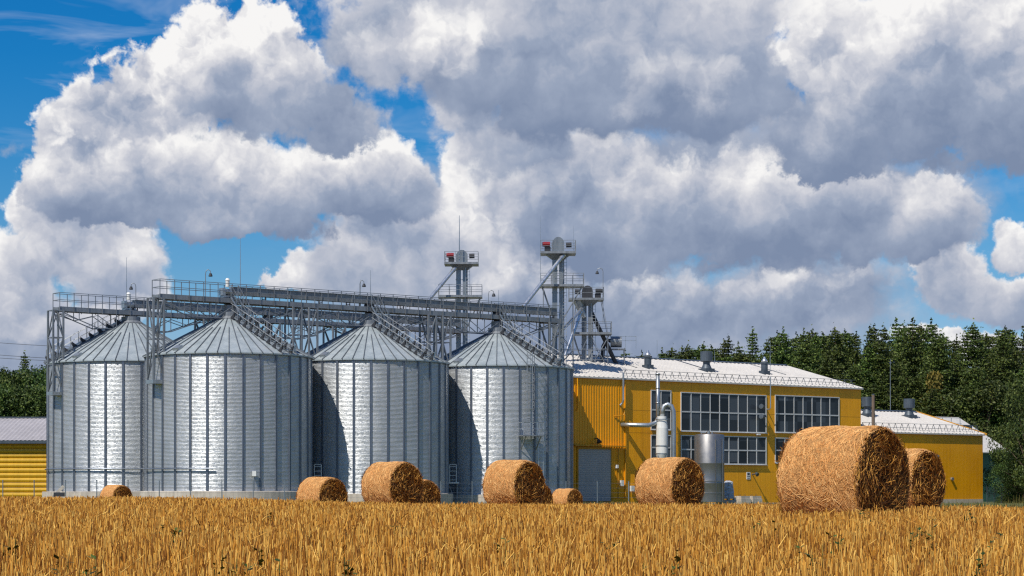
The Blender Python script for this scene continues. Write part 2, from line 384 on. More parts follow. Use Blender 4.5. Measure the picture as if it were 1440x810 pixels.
# ------------------------------------------------------------------ mesh builder
class MB:
    def __init__(s): s.v = []; s.f = []; s.mi = []; s.cur = 0
    def add(s, vs, fs):
        o = len(s.v); s.v.extend([tuple(p) for p in vs])
        s.f.extend([tuple(i + o for i in f) for f in fs]); s.mi.extend([s.cur] * len(fs))
        return s
    BF = [(0, 3, 2, 1), (4, 5, 6, 7), (0, 1, 5, 4), (1, 2, 6, 5), (2, 3, 7, 6), (3, 0, 4, 7)]
    def box(s, x0, x1, y0, y1, z0, z1):
        return s.add([(x0, y0, z0), (x1, y0, z0), (x1, y1, z0), (x0, y1, z0), (x0, y0, z1), (x1, y0, z1), (x1, y1, z1), (x0, y1, z1)], MB.BF)
    def beam(s, p, q, w, h=None, up=(0, 0, 1)):
        h = w if h is None else h
        p = Vector(p); q = Vector(q); d = (q - p).normalized(); u = Vector(up)
        if abs(d.dot(u)) > 0.98: u = Vector((1, 0, 0))
        a = d.cross(u).normalized() * (w / 2); c = a.normalized().cross(d).normalized() * (h / 2)
        vs = [p - a - c, p + a - c, p + a + c, p - a + c, q - a - c, q + a - c, q + a + c, q - a + c]
        return s.add(vs, [(0, 1, 2, 3), (7, 6, 5, 4), (0, 4, 5, 1), (1, 5, 6, 2), (2, 6, 7, 3), (3, 7, 4, 0)])
    def path(s, pts, r, n=8, caps=True, radii=None):
        pts = [Vector(p) for p in pts]; o = len(s.v); k = len(pts)
        prev = None
        for i, p in enumerate(pts):
            t = (pts[min(i + 1, k - 1)] - pts[max(i - 1, 0)]).normalized()
            if prev is None:
                a = t.cross(Vector((0, 0, 1)))
                if a.length < 0.05: a = t.cross(Vector((1, 0, 0)))
            else: a = prev - t * prev.dot(t)
            a.normalize(); prev = a; c = t.cross(a)
            rr = radii[i] if radii else r
            for j in range(n):
                th = 2 * math.pi * j / n
                s.v.append(tuple(p + (a * math.cos(th) + c * math.sin(th)) * rr))
        for i in range(k - 1):
            for j in range(n):
                j2 = (j + 1) % n
                s.f.append((o + i * n + j, o + i * n + j2, o + (i + 1) * n + j2, o + (i + 1) * n + j)); s.mi.append(s.cur)
        if caps:
            s.f.append(tuple(o + j for j in range(n - 1, -1, -1))); s.mi.append(s.cur)
            s.f.append(tuple(o + (k - 1) * n + j for j in range(n))); s.mi.append(s.cur)
        return s
    def tube(s, p, q, r, n=8, r2=None): return s.path([p, q], r, n, radii=[r, r if r2 is None else r2])
    def lathe(s, prof, c=(0, 0), n=32, a0=0.0, a1=2 * math.pi):
        full = abs(a1 - a0 - 2 * math.pi) < 1e-6
        o = len(s.v); k = len(prof); m_ = n if full else n + 1
        for j in range(m_):
            th = a0 + (a1 - a0) * j / n
            for r, z in prof: s.v.append((c[0] + r * math.sin(th), c[1] - r * math.cos(th), z))
        for j in range(n):
            j2 = (j + 1) % m_
            for i in range(k - 1):
                s.f.append((o + j * k + i, o + j2 * k + i, o + j2 * k + i + 1, o + j * k + i + 1)); s.mi.append(s.cur)
        return s
    def quad(s, *p): return s.add(p, [tuple(range(len(p)))])
    def extrude(s, poly, x0, x1):
        """closed polygon in the y-z plane pushed along x"""
        n = len(poly)
        vs = [(x0, y, z) for y, z in poly] + [(x1, y, z) for y, z in poly]
        fs = [tuple(range(n)), tuple(range(2 * n - 1, n - 1, -1))]
        fs += [(i, i + n, (i + 1) % n + n, (i + 1) % n) for i in range(n)]
        return s.add(vs, fs)
    def mesh(s, name, mats, smooth=False, off=(0, 0, 0)):
        me = bpy.data.meshes.new(name)
        ox, oy, oz = off
        me.from_pydata([(a - ox, b_ - oy, c - oz) for a, b_, c in s.v], [], s.f)
        for mm in (mats if isinstance(mats, (list, tuple)) else [mats]): me.materials.append(MATS[mm])
        if any(s.mi): me.polygons.foreach_set('material_index', s.mi)
        if smooth: me.polygons.foreach_set('use_smooth', [True] * len(me.polygons))
        me.update()
        return me
    def build(s, name, mats, parent=None, smooth=False, off=(0, 0, 0)):
        o = bpy.data.objects.new(name, s.mesh(name, mats, smooth, off)); C.objects.link(o)
        if parent is not None: o.parent = parent
        return o

def tag(o, label=None, cat=None, group=None, kind=None):
    if label: o['label'] = label
    if cat: o['category'] = cat
    if group: o['group'] = group
    if kind: o['kind'] = kind
    return o
def thing(name, label, cat, loc=(0, 0, 0), rz=0.0, group=None):
    o = bpy.data.objects.new(name, None); C.objects.link(o)
    o.empty_display_size = 0.5
    o.location = loc; o.rotation_euler = (0, 0, rz)
    return tag(o, label, cat, group)
def linked(name, me, parent=None):
    o = bpy.data.objects.new(name, me); C.objects.link(o); o.parent = parent
    return o
def dup(root, loc, rz=0.0, label=None, group=None, scale=1.0):
    r = root.copy(); C.objects.link(r); r.location = loc; r.rotation_euler = (0, 0, rz); r.scale = (scale,) * 3
    if label: r['label'] = label
    if group: r['group'] = group
    for ch in list(root.children):
        c = ch.copy(); C.objects.link(c); c.parent = r
        for gch in ch.children:
            d = gch.copy(); C.objects.link(d); d.parent = c
    return r
def mesh_np(name, V, Fq, mats, mi=None, parent=None, kind=None):
    """big mesh from numpy arrays; Fq is (n, 3) or (n, 4)"""
    me = bpy.data.meshes.new(name); k = Fq.shape[1]; n = len(Fq)
    me.vertices.add(len(V)); me.vertices.foreach_set('co', V.astype(np.float32).ravel())
    me.loops.add(n * k); me.loops.foreach_set('vertex_index', Fq.astype(np.int32).ravel())
    me.polygons.add(n); me.polygons.foreach_set('loop_start', np.arange(0, n * k, k, dtype=np.int32))
    me.polygons.foreach_set('loop_total', np.full(n, k, dtype=np.int32))
    for mm in mats: me.materials.append(MATS[mm])
    if mi is not None: me.polygons.foreach_set('material_index', mi.astype(np.int32))
    me.update(calc_edges=True); me.validate()
    o = bpy.data.objects.new(name, me); C.objects.link(o)
    if parent is not None: o.parent = parent
    if kind: o['kind'] = kind
    return o
def PX(px, d): return (px - 720.0) / F * d
def PZ(py, d): return EYE + (HZ - py) / F * d

# ------------------------------------------------------------------ ground
def sstep(t): t = np.clip(t, 0, 1); return t * t * (3 - 2 * t)
def ground_z(x, y):
    x = np.asarray(x, dtype=float); y = np.asarray(y, dtype=float)
    k = x / np.maximum(np.abs(y), 5.0)                     # how far to the side
    crest = 0.17 * sstep((-k - 0.02) / 0.16) - 0.05 * sstep((k - 0.12) / 0.12)
    rise = sstep((y - 18.0) / 34.0)
    fall = sstep((y - (60.0 - 13.0 * sstep((k - 0.08) / 0.12))) / 19.0)
    z = 0.45 + 0.10 * sstep((y - 9.0) / 16.0) * (1 - 0.55 * sstep((y - 34) / 20.0)) + crest * rise
    z = z * (1 - fall) + 0.0 * fall
    near = 1 - sstep((y - 50) / 40.0)
    z = z + 0.03 * near
    z = z + near * (0.016 * np.sin(x * 1.3 + 0.7 * y) + 0.014 * np.sin(0.8 * y - 0.5 * x + 1.0))
    return z
def build_ground():
    ys = np.concatenate([np.linspace(-60, 3, 8), np.linspace(4, 100, 193), np.linspace(105, 260, 32), np.array([320, 420, 600, 900, 1500, 2500, 4000])])
    xs = np.concatenate([np.array([-3000, -1500, -800, -400, -250, -160, -110]), np.linspace(-80, 80, 161), np.array([110, 160, 250, 400, 800, 1500, 3000])])
    XX, YY = np.meshgrid(xs, ys)
    ZZ = ground_z(XX, YY)
    V = np.stack([XX.ravel(), YY.ravel(), ZZ.ravel()], 1)
    nx = len(xs); i, j = np.meshgrid(np.arange(nx - 1), np.arange(len(ys) - 1))
    a = (j * nx + i).ravel()
    o = mesh_np('ground', V, np.stack([a, a + 1, a + 1 + nx, a + nx], 1), ['field_soil'], kind='structure')
    o.data.polygons.foreach_set('use_smooth', [True] * len(o.data.polygons))
build_ground()
# ------------------------------------------------------------------ stubble field
def blades(bx, by, bz, h, wid, lean, taper=0.75):
    """upright three-sided straws, numpy: base, height, width, lean"""
    n = len(bx)
    az = rng.uniform(0, 2 * np.pi, n); la = rng.uniform(0, 2 * np.pi, n)
    tx = bx + np.cos(la) * lean * h; ty = by + np.sin(la) * lean * h; tz = bz + h * np.sqrt(np.maximum(1 - lean ** 2, 0.05))
    V = np.zeros((n, 6, 3))
    for k in range(3):
        a = az + k * 2 * np.pi / 3
        V[:, k, 0] = bx + np.cos(a) * wid / 2; V[:, k, 1] = by + np.sin(a) * wid / 2; V[:, k, 2] = bz - 0.02
        V[:, 3 + k, 0] = tx + np.cos(a) * wid / 2 * taper; V[:, 3 + k, 1] = ty + np.sin(a) * wid / 2 * taper
        V[:, 3 + k, 2] = tz + (0.6 * wid if k == 0 else 0)
    base = (np.arange(n) * 6)[:, None]
    f = np.concatenate([base + np.array([[0, 1, 4, 3]]), base + np.array([[1, 2, 5, 4]]), base + np.array([[2, 0, 3, 5]]), base + np.array([[3, 4, 5, 5]])], 1).reshape(-1, 4)
    f = f.reshape(-1, 4)[np.tile(np.array([True, True, True, False]), n)]
    return V.reshape(-1, 3), f
def scatter(d0, d1, dens, margin=4.5, clump=0):
    area = 0.25 * (d1 ** 2 - d0 ** 2) + 2 * margin * (d1 - d0)
    n = int(area * dens)
    u = rng.uniform(0, 1, n * 3)
    d = np.sqrt(d0 ** 2 + rng.uniform(0, 1, n) * (d1 ** 2 - d0 ** 2))
    x = rng.uniform(-1, 1, n) * (0.252 * d + margin)
    return x, d
def build_stubble():
    parts = []
    for d0, d1, dens, w0, w1, h0, h1 in ((5.2, 11, 430, .005, .011, .09, .235), (11, 18, 290, .007, .013, .10, .235), (18, 34, 150, .009, .018, .11, .22),
                                          (34, 60, 60, .016, .030, .14, .23), (60, 100, 16, .03, .06, .12, .20)):
        x, y = scatter(d0, d1, dens)
        # drilled rows 12.5 cm apart, slightly across the view, with tufts of several straws
        row = 0.125
        ca, sa = math.cos(0.35), math.sin(0.35)
        u = x * ca + y * sa; v = -x * sa + y * ca
        u = np.round(u / row) * row + rng.normal(0, 0.022, len(u))
        v = np.round(v / 0.07) * 0.07 * 0.5 + v * 0.5 + rng.normal(0, 0.012, len(v))
        x = u * ca - v * sa; y = u * sa + v * ca
        patch = 0.5 + 0.5 * np.sin(x * 2.1 + 1.3 * np.sin(y * 1.7)) * np.sin(y * 1.1 + 0.8 * np.sin(x * 1.3))
        hh = rng.uniform(h0, h1, len(x)) * (0.76 + 0.3 * patch)
        keep = rng.uniform(0, 1, len(x)) < 0.78 + 0.22 * patch
        tall = rng.uniform(0, 1, len(x)) < 0.02
        hh = np.where(tall, hh * 1.25, hh)
        x, y, hh = x[keep], y[keep], hh[keep]
        lean = np.abs(rng.normal(0.08, 0.19, len(x))); lean = np.clip(lean, 0, 0.75)
        parts.append(blades(x, y, ground_z(x, y), hh, rng.uniform(w0, w1, len(x)), lean))
    # cut straw lying across the tops
    for d0, d1, dens, w0, w1 in ((5.5, 14, 9, .004, .007), (14, 34, 3, .007, .011)):
        x, y = scatter(d0, d1, dens)
        n = len(x); gz = ground_z(x, y) + rng.uniform(0.06, 0.24, n)
        parts.append(blades(x, y, gz, rng.uniform(0.05, 0.14, n), rng.uniform(w0, w1, n), np.clip(rng.normal(0.93, 0.07, n), 0.6, 0.995)))
    V = np.concatenate([p[0] for p in parts]); o = 0; Fs = []
    for p in parts: Fs.append(p[1] + o); o += len(p[0])
    s = mesh_np('stubble', V, np.concatenate(Fs), ['stubble_straw'])
    tag(s, 'golden cut straw stubble covering the whole foreground field', 'stubble', kind='stuff')
    # green volunteer weeds between the straws
    mb = []; fb = []; o = 0
    spots = [(1350, 735), (1375, 742), (1300, 755), (1220, 740), (1120, 770), (1415, 770), (1290, 762), (330, 788), (365, 790), (378, 740), (20, 770), (1185, 762), (1240, 722),
             (1150, 800), (940, 795), (560, 745), (700, 780), (120, 800), (1380, 800), (860, 765), (480, 800), (640, 725), (1010, 722), (1310, 738), (1330, 728), (240, 760), (1060, 752)]
    for px, py in spots:
        d = min(40.0, 0.33 * F / (py - HZ)); cx = PX(px, d)
        ns = random.randint(3, 6)
        for k in range(ns):
            sx, sy = cx + random.gauss(0, .05), d + random.gauss(0, .05)
            hz = float(ground_z(sx, sy)); hgt = random.uniform(.16, .27)
            for q in range(9):
                t = random.uniform(.35, 1.0); a = random.uniform(0, 6.28); L = random.uniform(.02, .05); w = L * .35
                b0 = Vector((sx, sy, hz + hgt * t)); dr = Vector((math.cos(a), math.sin(a), random.uniform(-.1, .7))); sd = Vector((-math.sin(a), math.cos(a), 0)) * w
                mb += [b0, b0 + dr * L * .5 + sd, b0 + dr * L, b0 + dr * L * .5 - sd]; fb.append((o, o + 1, o + 2, o + 3)); o += 4
            mb += [Vector((sx - .002, sy, hz)), Vector((sx + .002, sy, hz)), Vector((sx + .0015, sy, hz + hgt)), Vector((sx - .0015, sy, hz + hgt))]; fb.append((o, o + 1, o + 2, o + 3)); o += 4
    w = mesh_np('weeds', np.array([tuple(p) for p in mb]), np.array(fb), ['weed_leaves'])
    tag(w, 'scattered small green weeds growing between the straw stalks', 'weeds', kind='stuff')
    # rough grass along the yard edge beyond the field
    n = 9000
    y = rng.uniform(118, 150, n); x = rng.uniform(-1, 1, n) * (0.26 * y + 4)
    V, Fq = blades(x, y, ground_z(x, y), rng.uniform(.15, .5, n), rng.uniform(.03, .07, n), np.clip(np.abs(rng.normal(.1, .2, n)), 0, .8), 0.3)
    n2 = 5000
    y2 = rng.uniform(185, 222, n2); x2 = rng.uniform(50.5, 74, n2)
    V2, F2 = blades(x2, y2, ground_z(x2, y2), rng.uniform(.2, .9, n2), rng.uniform(.03, .09, n2), np.clip(np.abs(rng.normal(.1, .2, n2)), 0, .8), 0.3)
    s = mesh_np('verge_grass', np.concatenate([V, V2]), np.concatenate([Fq, F2 + len(V)]), ['verge_blades'])
    tag(s, 'rough dry green grass on the verge between field and yard', 'grass', kind='stuff')
build_stubble()

# ------------------------------------------------------------------ round bales
def strands(n, fn, wid=(0.006, 0.012), seed=1):
    r = random.Random(seed); V = []; Fq = []
    for _ in range(n):
        p, q, up = fn(r)
        d = (q - p); w = r.uniform(*wid)
        sd = d.cross(up).normalized() * w / 2; h = up.normalized() * w * 0.5
        o = len(V); mid = (p + q) / 2 + up.normalized() * r.uniform(0, 0.005)
        for c in (p, mid, q): V += [c - sd, c + h, c + sd]
        for i in (0, 3):
            Fq += [(o + i, o + i + 1, o + i + 4, o + i + 3), (o + i + 1, o + i + 2, o + i + 5, o + i + 4)]
    return V, Fq
def bale_meshes(Rb, Lb, seed, n_side, n_end, wid):
    """axis along local x, centre at height Rb: side, end (the +x one) meshes"""
    r = random.Random(seed)
    ph = [r.uniform(0, 6.28) for _ in range(6)]
    def rad(x, th):
        t = x / (Lb / 2)
        v = Rb * (1 - 0.012 * t ** 2) - 0.03 * max(0, abs(t) - 0.86) / 0.14
        v += 0.010 * math.sin(3 * th + ph[0] + 2 * t) + 0.007 * math.sin(7 * th + ph[1] - 3 * t) + 0.006 * math.sin(9 * x + ph[2] + 2 * th)
        s_ = math.cos(th)                                   # th = 0 straight down: settles under its own weight
        if s_ > 0.85: v -= (s_ - 0.85) / 0.15 * 0.045 * Rb
        return v
    def pt(x, th, e=0.0):
        q = rad(x, th) + e
        return Vector((x, q * math.sin(th), Rb - q * math.cos(th)))
    mb = MB(); NX, NT = 22, 96
    for i in range(NX + 1):
        for j in range(NT):
            x = -Lb / 2 + Lb * i / NX; th = 2 * math.pi * j / NT
            mb.v.append(tuple(pt(x, th, r.uniform(-0.008, 0.008))))
    for i in range(NX):
        for j in range(NT):
            j2 = (j + 1) % NT
            mb.f.append((i * NT + j, (i + 1) * NT + j, (i + 1) * NT + j2, i * NT + j2)); mb.mi.append(0)
    mb.cur = 1
    def side_strand(q):
        x = q.uniform(-Lb / 2, Lb / 2); th = q.uniform(0.25, 2 * math.pi - 0.25); L = q.uniform(.05, .20)
        a = q.gauss(0, 0.55)
        x2 = max(-Lb / 2, min(Lb / 2 + 0.02, x + math.sin(a) * L)); th2 = th + math.cos(a) * L / Rb
        p, e = pt(x, th, 0.002), pt(x2, th2, q.uniform(0.001, 0.007))
        return p, e, Vector((0, p.y, p.z - Rb))
    V, Fq = strands(n_side, side_strand, wid, seed); mb.add(V, Fq)
    def rim_strand(q):                                      # ragged rim
        th = q.uniform(0, 6.283); L = q.uniform(.06, .16); sgn = 1 if q.random() < .7 else -1
        p = pt(sgn * (Lb / 2 - q.uniform(0, .03)), th, q.uniform(-.03, .008)); e = pt(sgn * (Lb / 2 + q.uniform(-.01, .05)), th + L / Rb * q.choice((-1, 1)), q.uniform(-.03, .02))
        return p, e, Vector((0, p.y, p.z - Rb))
    V, Fq = strands(n_side // 6, rim_strand, wid, seed + 5); mb.add(V, Fq)
    side = mb.mesh('rolled_side', ['bale_side', 'bale_side_straw'])
    eb = MB(); NR = 26
    def ez(rr, th):
        return Lb / 2 + 0.015 * math.sin(rr * 70 / Rb * 0.6 + th * 1.0) + 0.02 * math.sin(5 * th + ph[3]) * rr / Rb - 0.05 * (rr / Rb) ** 4 + 0.02
    eb.v.append((ez(0, 0), 0, Rb))
    for i in range(1, NR + 1):
        for j in range(72):
            th = 2 * math.pi * j / 72; rr = rad(Lb / 2, th) * i / NR * 0.995
            eb.v.append((ez(rr, th) + r.uniform(-.012, .012) - (0.02 if i == NR else 0), rr * math.sin(th), Rb - rr * math.cos(th)))
    for j in range(72):
        j2 = (j + 1) % 72
        eb.f.append((0, 1 + j, 1 + j2)); eb.mi.append(0)
        for i in range(NR - 1):
            a = 1 + i * 72
            eb.f.append((a + j, a + 72 + j, a + 72 + j2, a + j2)); eb.mi.append(0)
    eb.cur = 1
    def end_strand(q):
        rr = Rb * math.sqrt(q.random()) * 0.97; th = q.uniform(0, 6.283); L = q.uniform(.05, .24)
        a = q.gauss(0, 0.6) if q.random() < 0.75 else q.uniform(0, 6.28)
        rad_ = Vector((0, math.sin(th), -math.cos(th))); tan = Vector((0, math.cos(th), math.sin(th)))
        x = ez(rr, th)
        p = Vector((x + q.uniform(0, .03), 0, Rb)) + rad_ * rr
        e = p + (tan * math.cos(a) + rad_ * math.sin(a)) * L + Vector((q.uniform(-.02, .045), 0, 0))
        dd = math.hypot(e.y, e.z - Rb)
        if dd > Rb * .985:
            s_ = Rb * .985 / dd; e.y *= s_; e.z = Rb + (e.z - Rb) * s_
        return p, e, Vector((1, 0.01, 0.02))
    V, Fq = strands(n_end, end_strand, wid, seed + 9); eb.add(V, Fq)
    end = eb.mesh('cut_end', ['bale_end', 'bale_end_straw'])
    return side, end
bale_protos = [bale_meshes(0.75, 1.22, 3, 5200, 2300, (.004, .009)), bale_meshes(0.75, 1.18, 8, 2400, 1500, (.007, .014)), bale_meshes(0.75, 1.12, 15, 2200, 1400, (.008, .015))]
def bale(px_face, ytop, proto, yaw, label, d=None, dz=0.0, roll=0.0):
    """px_face: photo column of the visible end's middle; ytop: photo row of its top"""
    side, end = bale_protos[proto]
    Lb = (1.22, 1.18, 1.12)[proto]
    d_ = d
    for _ in range(30):
        x = PX(px_face, d_); zb = float(ground_z(x, d_))
        if d is None: break
        break
    a = R_(yaw)                                             # axis direction in plan; +x end points to the viewer's right
    cx, cy = x - math.cos(a) * Lb / 2, d_ + math.sin(a) * Lb / 2
    zt = PZ(ytop, d_)
    t = thing('round_bale', label, 'hay bale', (cx, cy, zt - 1.5 + dz), -a, 'round straw bales lying on the stubble field')
    linked('rolled_side', side, t)
    linked('cut_end', end, t)
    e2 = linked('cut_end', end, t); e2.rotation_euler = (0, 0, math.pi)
    return t
# yaw: 0 = axis square across the view, 90 = end straight at the camera
bale(1240, 598, 0, 41, 'largest nearest round straw bale with ragged dark end, at the right', 29.2)
bale(1304, 631, 2, 42, 'round straw bale half hidden close behind the largest bale', 46.0)
bale(966.5, 643, 1, 42, 'round straw bale in front of the stainless steel tank', 56.0)
bale(744, 647, 2, 39, 'round straw bale in front of the caged silo ladder', 61.0)
bale(571, 649, 1, 42, 'round straw bale in front of the third silo, tucked small one behind', 64.0)
bale(468, 671, 2, 41, 'smaller looking bale at the gap between second and third silo', 76.0)
bale(601, 674, 1, 41, 'bale peeking out from behind the bale at the third silo', 80.0)
bale(762, 680, 2, 41, 'low bale peeking out behind the one at the silo ladder', 92.0)
bale(808, 687, 1, 41, 'distant bale half sunk behind the crest by the grey roller door', 122.0)
bale(172, 682, 2, 41, 'distant bale half sunk behind the crest before the leftmost silo', 121.0)
# ------------------------------------------------------------------ silos
TH = R_(37.0)
UX, UY = math.cos(TH), math.sin(TH)                       # along the row / along the hall fronts
BX, BY = -math.sin(TH), math.cos(TH)                      # away from the viewer
SB = (PX(322, 171.0), 171.0)
SC = (SB[0] + UX * 13.39, SB[1] + UY * 13.39)
SD = (SB[0] + UX * 26.77, SB[1] + UY * 26.77)
SA = (PX(184, 180.6), 180.6)
def cone_pt(R, ze, za, th, t, lift=0.0):
    """point on the roof: th measured from the direction to the viewer towards the right, t 0 at the eave, 1 at the collar"""
    r = (R + 0.16) * (1 - t) + 0.75 * t; z = ze + (za - ze) * t
    nr, nz = (za - ze), (R + 0.16 - 0.75); l = math.hypot(nr, nz)
    r += lift * nr / l; z += lift * nz / l
    return Vector((r * math.sin(th), -r * math.cos(th), z))
def make_silo(name, label, loc, R, ze, za, z0, ladder=False, stair_th=R_(50), back_stair=None, hatch_th=R_(-32), ring_pipe=None, box=None):
    t = thing(name, label, 'grain silo', (loc[0], loc[1], 0.0), 0.0, 'galvanised silos in the row')
    # plinth
    mb = MB(); mb.lathe([(0, 0), (R + .45, 0), (R + .45, z0 - .03), (R + .41, z0), (0, z0)], n=72); mb.build('concrete_plinth', 'concrete', t)
    # shell
    mb = MB(); N = 120
    mb.lathe([(R, z0), (R, ze - .02)], n=N)
    mb.build('wall_shell', 'galvanised_wall', t, smooth=True)
    # stiffeners: one upright per sheet seam
    proto = None
    for k in range(30):
        th = R_(12.0) * k + R_(5.0)
        mb = MB(); w = .085
        for s_ in (-1, 1):
            mb.box(s_ * .055 - .03, s_ * .055 + .03, -(R + .085), -(R - .01), z0 + .04, ze - .05)
        mb.box(-.025, .025, -(R + .035), -(R - .01), z0 + .04, ze - .05)
        if proto is None: proto = mb.mesh('stiffener', 'galvanised_rib')
        o = linked('stiffener', proto, t); o.rotation_euler = (0, 0, th)
    # eave ring with gutter lip and small clips
    mb = MB(); mb.lathe([(R + .02, ze - .14), (R + .05, ze - .14), (R + .05, ze - .01), (R + .02, ze - .01)], n=96); mb.build('eave_ring', 'galvanised_rib', t)
    # roof: 48 sheets
    mb = MB(); NS = 48
    for k in range(NS):
        a0 = 2 * math.pi * k / NS; a1 = 2 * math.pi * (k + 1) / NS
        p = [cone_pt(R, ze, za, a0, 0), cone_pt(R, ze, za, a1, 0), cone_pt(R, ze, za, a1, 1), cone_pt(R, ze, za, a0, 1)]
        mb.quad(*p)
        mb.quad(p[0], p[1], p[1] - Vector((0, 0, .10)), p[0] - Vector((0, 0, .10)))
    mb.build('roof', 'galvanised_roof', t)
    mb = MB()
    for k in range(NS):
        a = 2 * math.pi * k / NS
        n = cone_pt(R, ze, za, a, .5, 1) - cone_pt(R, ze, za, a, .5, 0)
        tt = 0.97 if k % 2 == 0 else 0.70
        mb.beam(cone_pt(R, ze, za, a, -0.012, .03), cone_pt(R, ze, za, a, tt, .03), .055, .075, up=n)
    mb.build('roof_seams', 'roof_seam', t)
    mb = MB(); zc = za
    mb.lathe([(1.02, zc - .28), (1.06, zc - .10), (.80, zc + .10), (.80, zc + .42), (.52, zc + .46), (.52, zc + 1.0), (.0, zc + 1.0)], n=32); mb.build('roof_collar', 'gantry_steel', t)
    # hatch on the roof sheets
    a = hatch_th; c0 = cone_pt(R, ze, za, a, .10, 0); n = (cone_pt(R, ze, za, a, .1, 1) - c0); up_ = (cone_pt(R, ze, za, a, .5) - c0).normalized(); sd = up_.cross(n)
    hb = MB()
    def slab(c, hw, hl, h0, h1):
        vs = []
        for h in (h0, h1):
            for i, j in ((-1, -1), (1, -1), (1, 1), (-1, 1)): vs.append(c + sd * hw * i + up_ * hl * j + n * h)
        hb.add(vs, MB.BF)
    slab(c0, .30, .30, -.02, .22); hb.build('roof_hatch', 'light_steel', t)
    for o_a in (R_(62), R_(118), R_(-95)):
        v = MB(); p = cone_pt(R, ze, za, o_a, .10, 0); v.tube(p, p + Vector((0, 0, .35)), .2, 10); v.tube(p + Vector((0, 0, .33)), p + Vector((0, 0, .45)), .28, 10); v.build('roof_vent', 'light_steel', t)
    # roof stair: stringers, treads, guard rails on triangular brackets
    def stair(th0, part):
        e = 1.15 / 2
        st = MB()
        def sp(t_, side, lift):                             # keeps its width up the slope
            c = cone_pt(R, ze, za, th0, t_, lift)
            return c + Vector((math.cos(th0), math.sin(th0), 0)) * side * e
        nn = cone_pt(R, ze, za, th0, .5, 1) - cone_pt(R, ze, za, th0, .5, 0)
        for s_ in (-1, 1): st.beam(sp(-.01, s_, .16), sp(1.0, s_, .16), .04, .12, up=nn)
        k = 16
        for i in range(k):
            t_ = (i + .5) / k
            st.beam(sp(t_, -1, .22), sp(t_, 1, .22), .10, .03)
        root = st.build(part, 'light_steel', t)
        rl = MB()
        for s_ in (-1, 1):
            for i in range(10):
                t_ = .02 + i * .105
                b_ = sp(t_, s_, .10); tp = b_ + Vector((0, 0, 1.02))
                rl.beam(b_, tp, .035, .035)
            for hz in (.55, 1.04):
                rl.tube(sp(.02, s_, .10) + Vector((0, 0, hz)), sp(.99, s_, .10) + Vector((0, 0, hz)), .02, 6)
        rl.build('guard_rail', 'gantry_steel', root)
        for s_ in (-1, 1):
            for i in range(9):
                t_ = .03 + i * .113
                bk = MB()
                f0 = sp(t_ - .01, s_, .0); f1 = sp(t_ + .05, s_, .0); tp = sp(t_ - .035, s_, .0) + Vector((0, 0, .66))
                w_ = Vector((math.cos(th0), math.sin(th0), 0)) * .05
                bk.add([f0 - w_, f1 - w_, tp - w_, f0 + w_, f1 + w_, tp + w_], [(0, 2, 1), (3, 4, 5), (0, 1, 4, 3), (1, 2, 5, 4), (2, 0, 3, 5)])
                bk.build('bracket', 'dark_steel', root)
        return root
    stair(stair_th, 'roof_stair')
    if back_stair is not None: stair(back_stair, 'roof_stair')
    if ring_pipe:
        a0, a1, zz = ring_pipe
        mb = MB(); rr = R + .2
        mb.path([(rr * math.sin(a0 + (a1 - a0) * i / 24), -rr * math.cos(a0 + (a1 - a0) * i / 24), zz) for i in range(25)], .05, 8); mb.build('ring_pipe', 'galvanised_rib', t)
    if box:
        a0, zz = box
        mb = MB(); c = Vector(((R + .25) * math.sin(a0), -(R + .25) * math.cos(a0), zz)); mb.box(c.x - .15, c.x + .15, c.y - .12, c.y + .12, c.z - .2, c.z + .2); mb.build('switch_box', 'white_paint', t)
        mb = MB(); mb.tube((c.x, c.y + .05, c.z - .28), (c.x, c.y + .05, z0), .03, 6); mb.build('cable_duct', 'galvanised_rib', t)
    if ladder:
        a0 = R_(24); rad_ = Vector((math.sin(a0), -math.cos(a0), 0)); tan = Vector((math.cos(a0), math.sin(a0), 0))
        base = rad_ * (R + .30)
        zp = PZ(612, 181.0)
        mb = MB()
        for s_ in (-1, 1): mb.beam(base + tan * s_ * .25 + Vector((0, 0, zp)), base + tan * s_ * .25 + Vector((0, 0, ze + 1.1)), .05)
        z = zp + .2
        while z < ze + .9:
            mb.tube(base + tan * -.25 + Vector((0, 0, z)), base + tan * .25 + Vector((0, 0, z)), .018, 6); z += .3
        lad = mb.build('cage_ladder', 'light_steel', t)
        cg = MB(); z = zp + 2.2
        while z < ze + 1.0:
            cg.path([base + tan * (.36 * math.cos(u)) + rad_ * (.62 * math.sin(u)) + Vector((0, 0, z)) for u in [math.pi * i / 10 for i in range(11)]], .022, 5); z += .75
        for u in (.5, 1.05, 1.57, 2.1, 2.64):
            q = base + tan * (.36 * math.cos(u)) + rad_ * (.62 * math.sin(u))
            cg.tube(q + Vector((0, 0, zp + 2.2)), q + Vector((0, 0, ze + 1.0)), .018, 5)
        cg.build('safety_cage', 'gantry_steel', lad)
        # landing
        pl = MB(); c = rad_ * (R + .62)
        def pt(a_, b_, z_): return c + tan * a_ + rad_ * b_ + Vector((0, 0, z_))
        vs = [pt(i * .95, j * .5, zz) for zz in (zp - .1, zp - .02) for i, j in ((-1, -1), (1, -1), (1, 1), (-1, 1))]
        pl.add(vs, MB.BF); land = pl.build('landing', 'gantry_steel', t)
        r2 = MB()
        for hz in (.5, 1.05):
            r2.path([pt(-.95, -.45, zp + hz), pt(-.95, .5, zp + hz), pt(.95, .5, zp + hz), pt(.95, -.45, zp + hz)], .025, 6)
        for a_ in (-.95, -.32, .32, .95): r2.beam(pt(a_, .5, zp), pt(a_, .5, zp + 1.05), .045)
        for a_ in (-.95, .95): r2.beam(pt(a_, -.4, zp), pt(a_, -.4, zp + 1.05), .045)
        r2.build('guard_rail', 'light_steel', land)
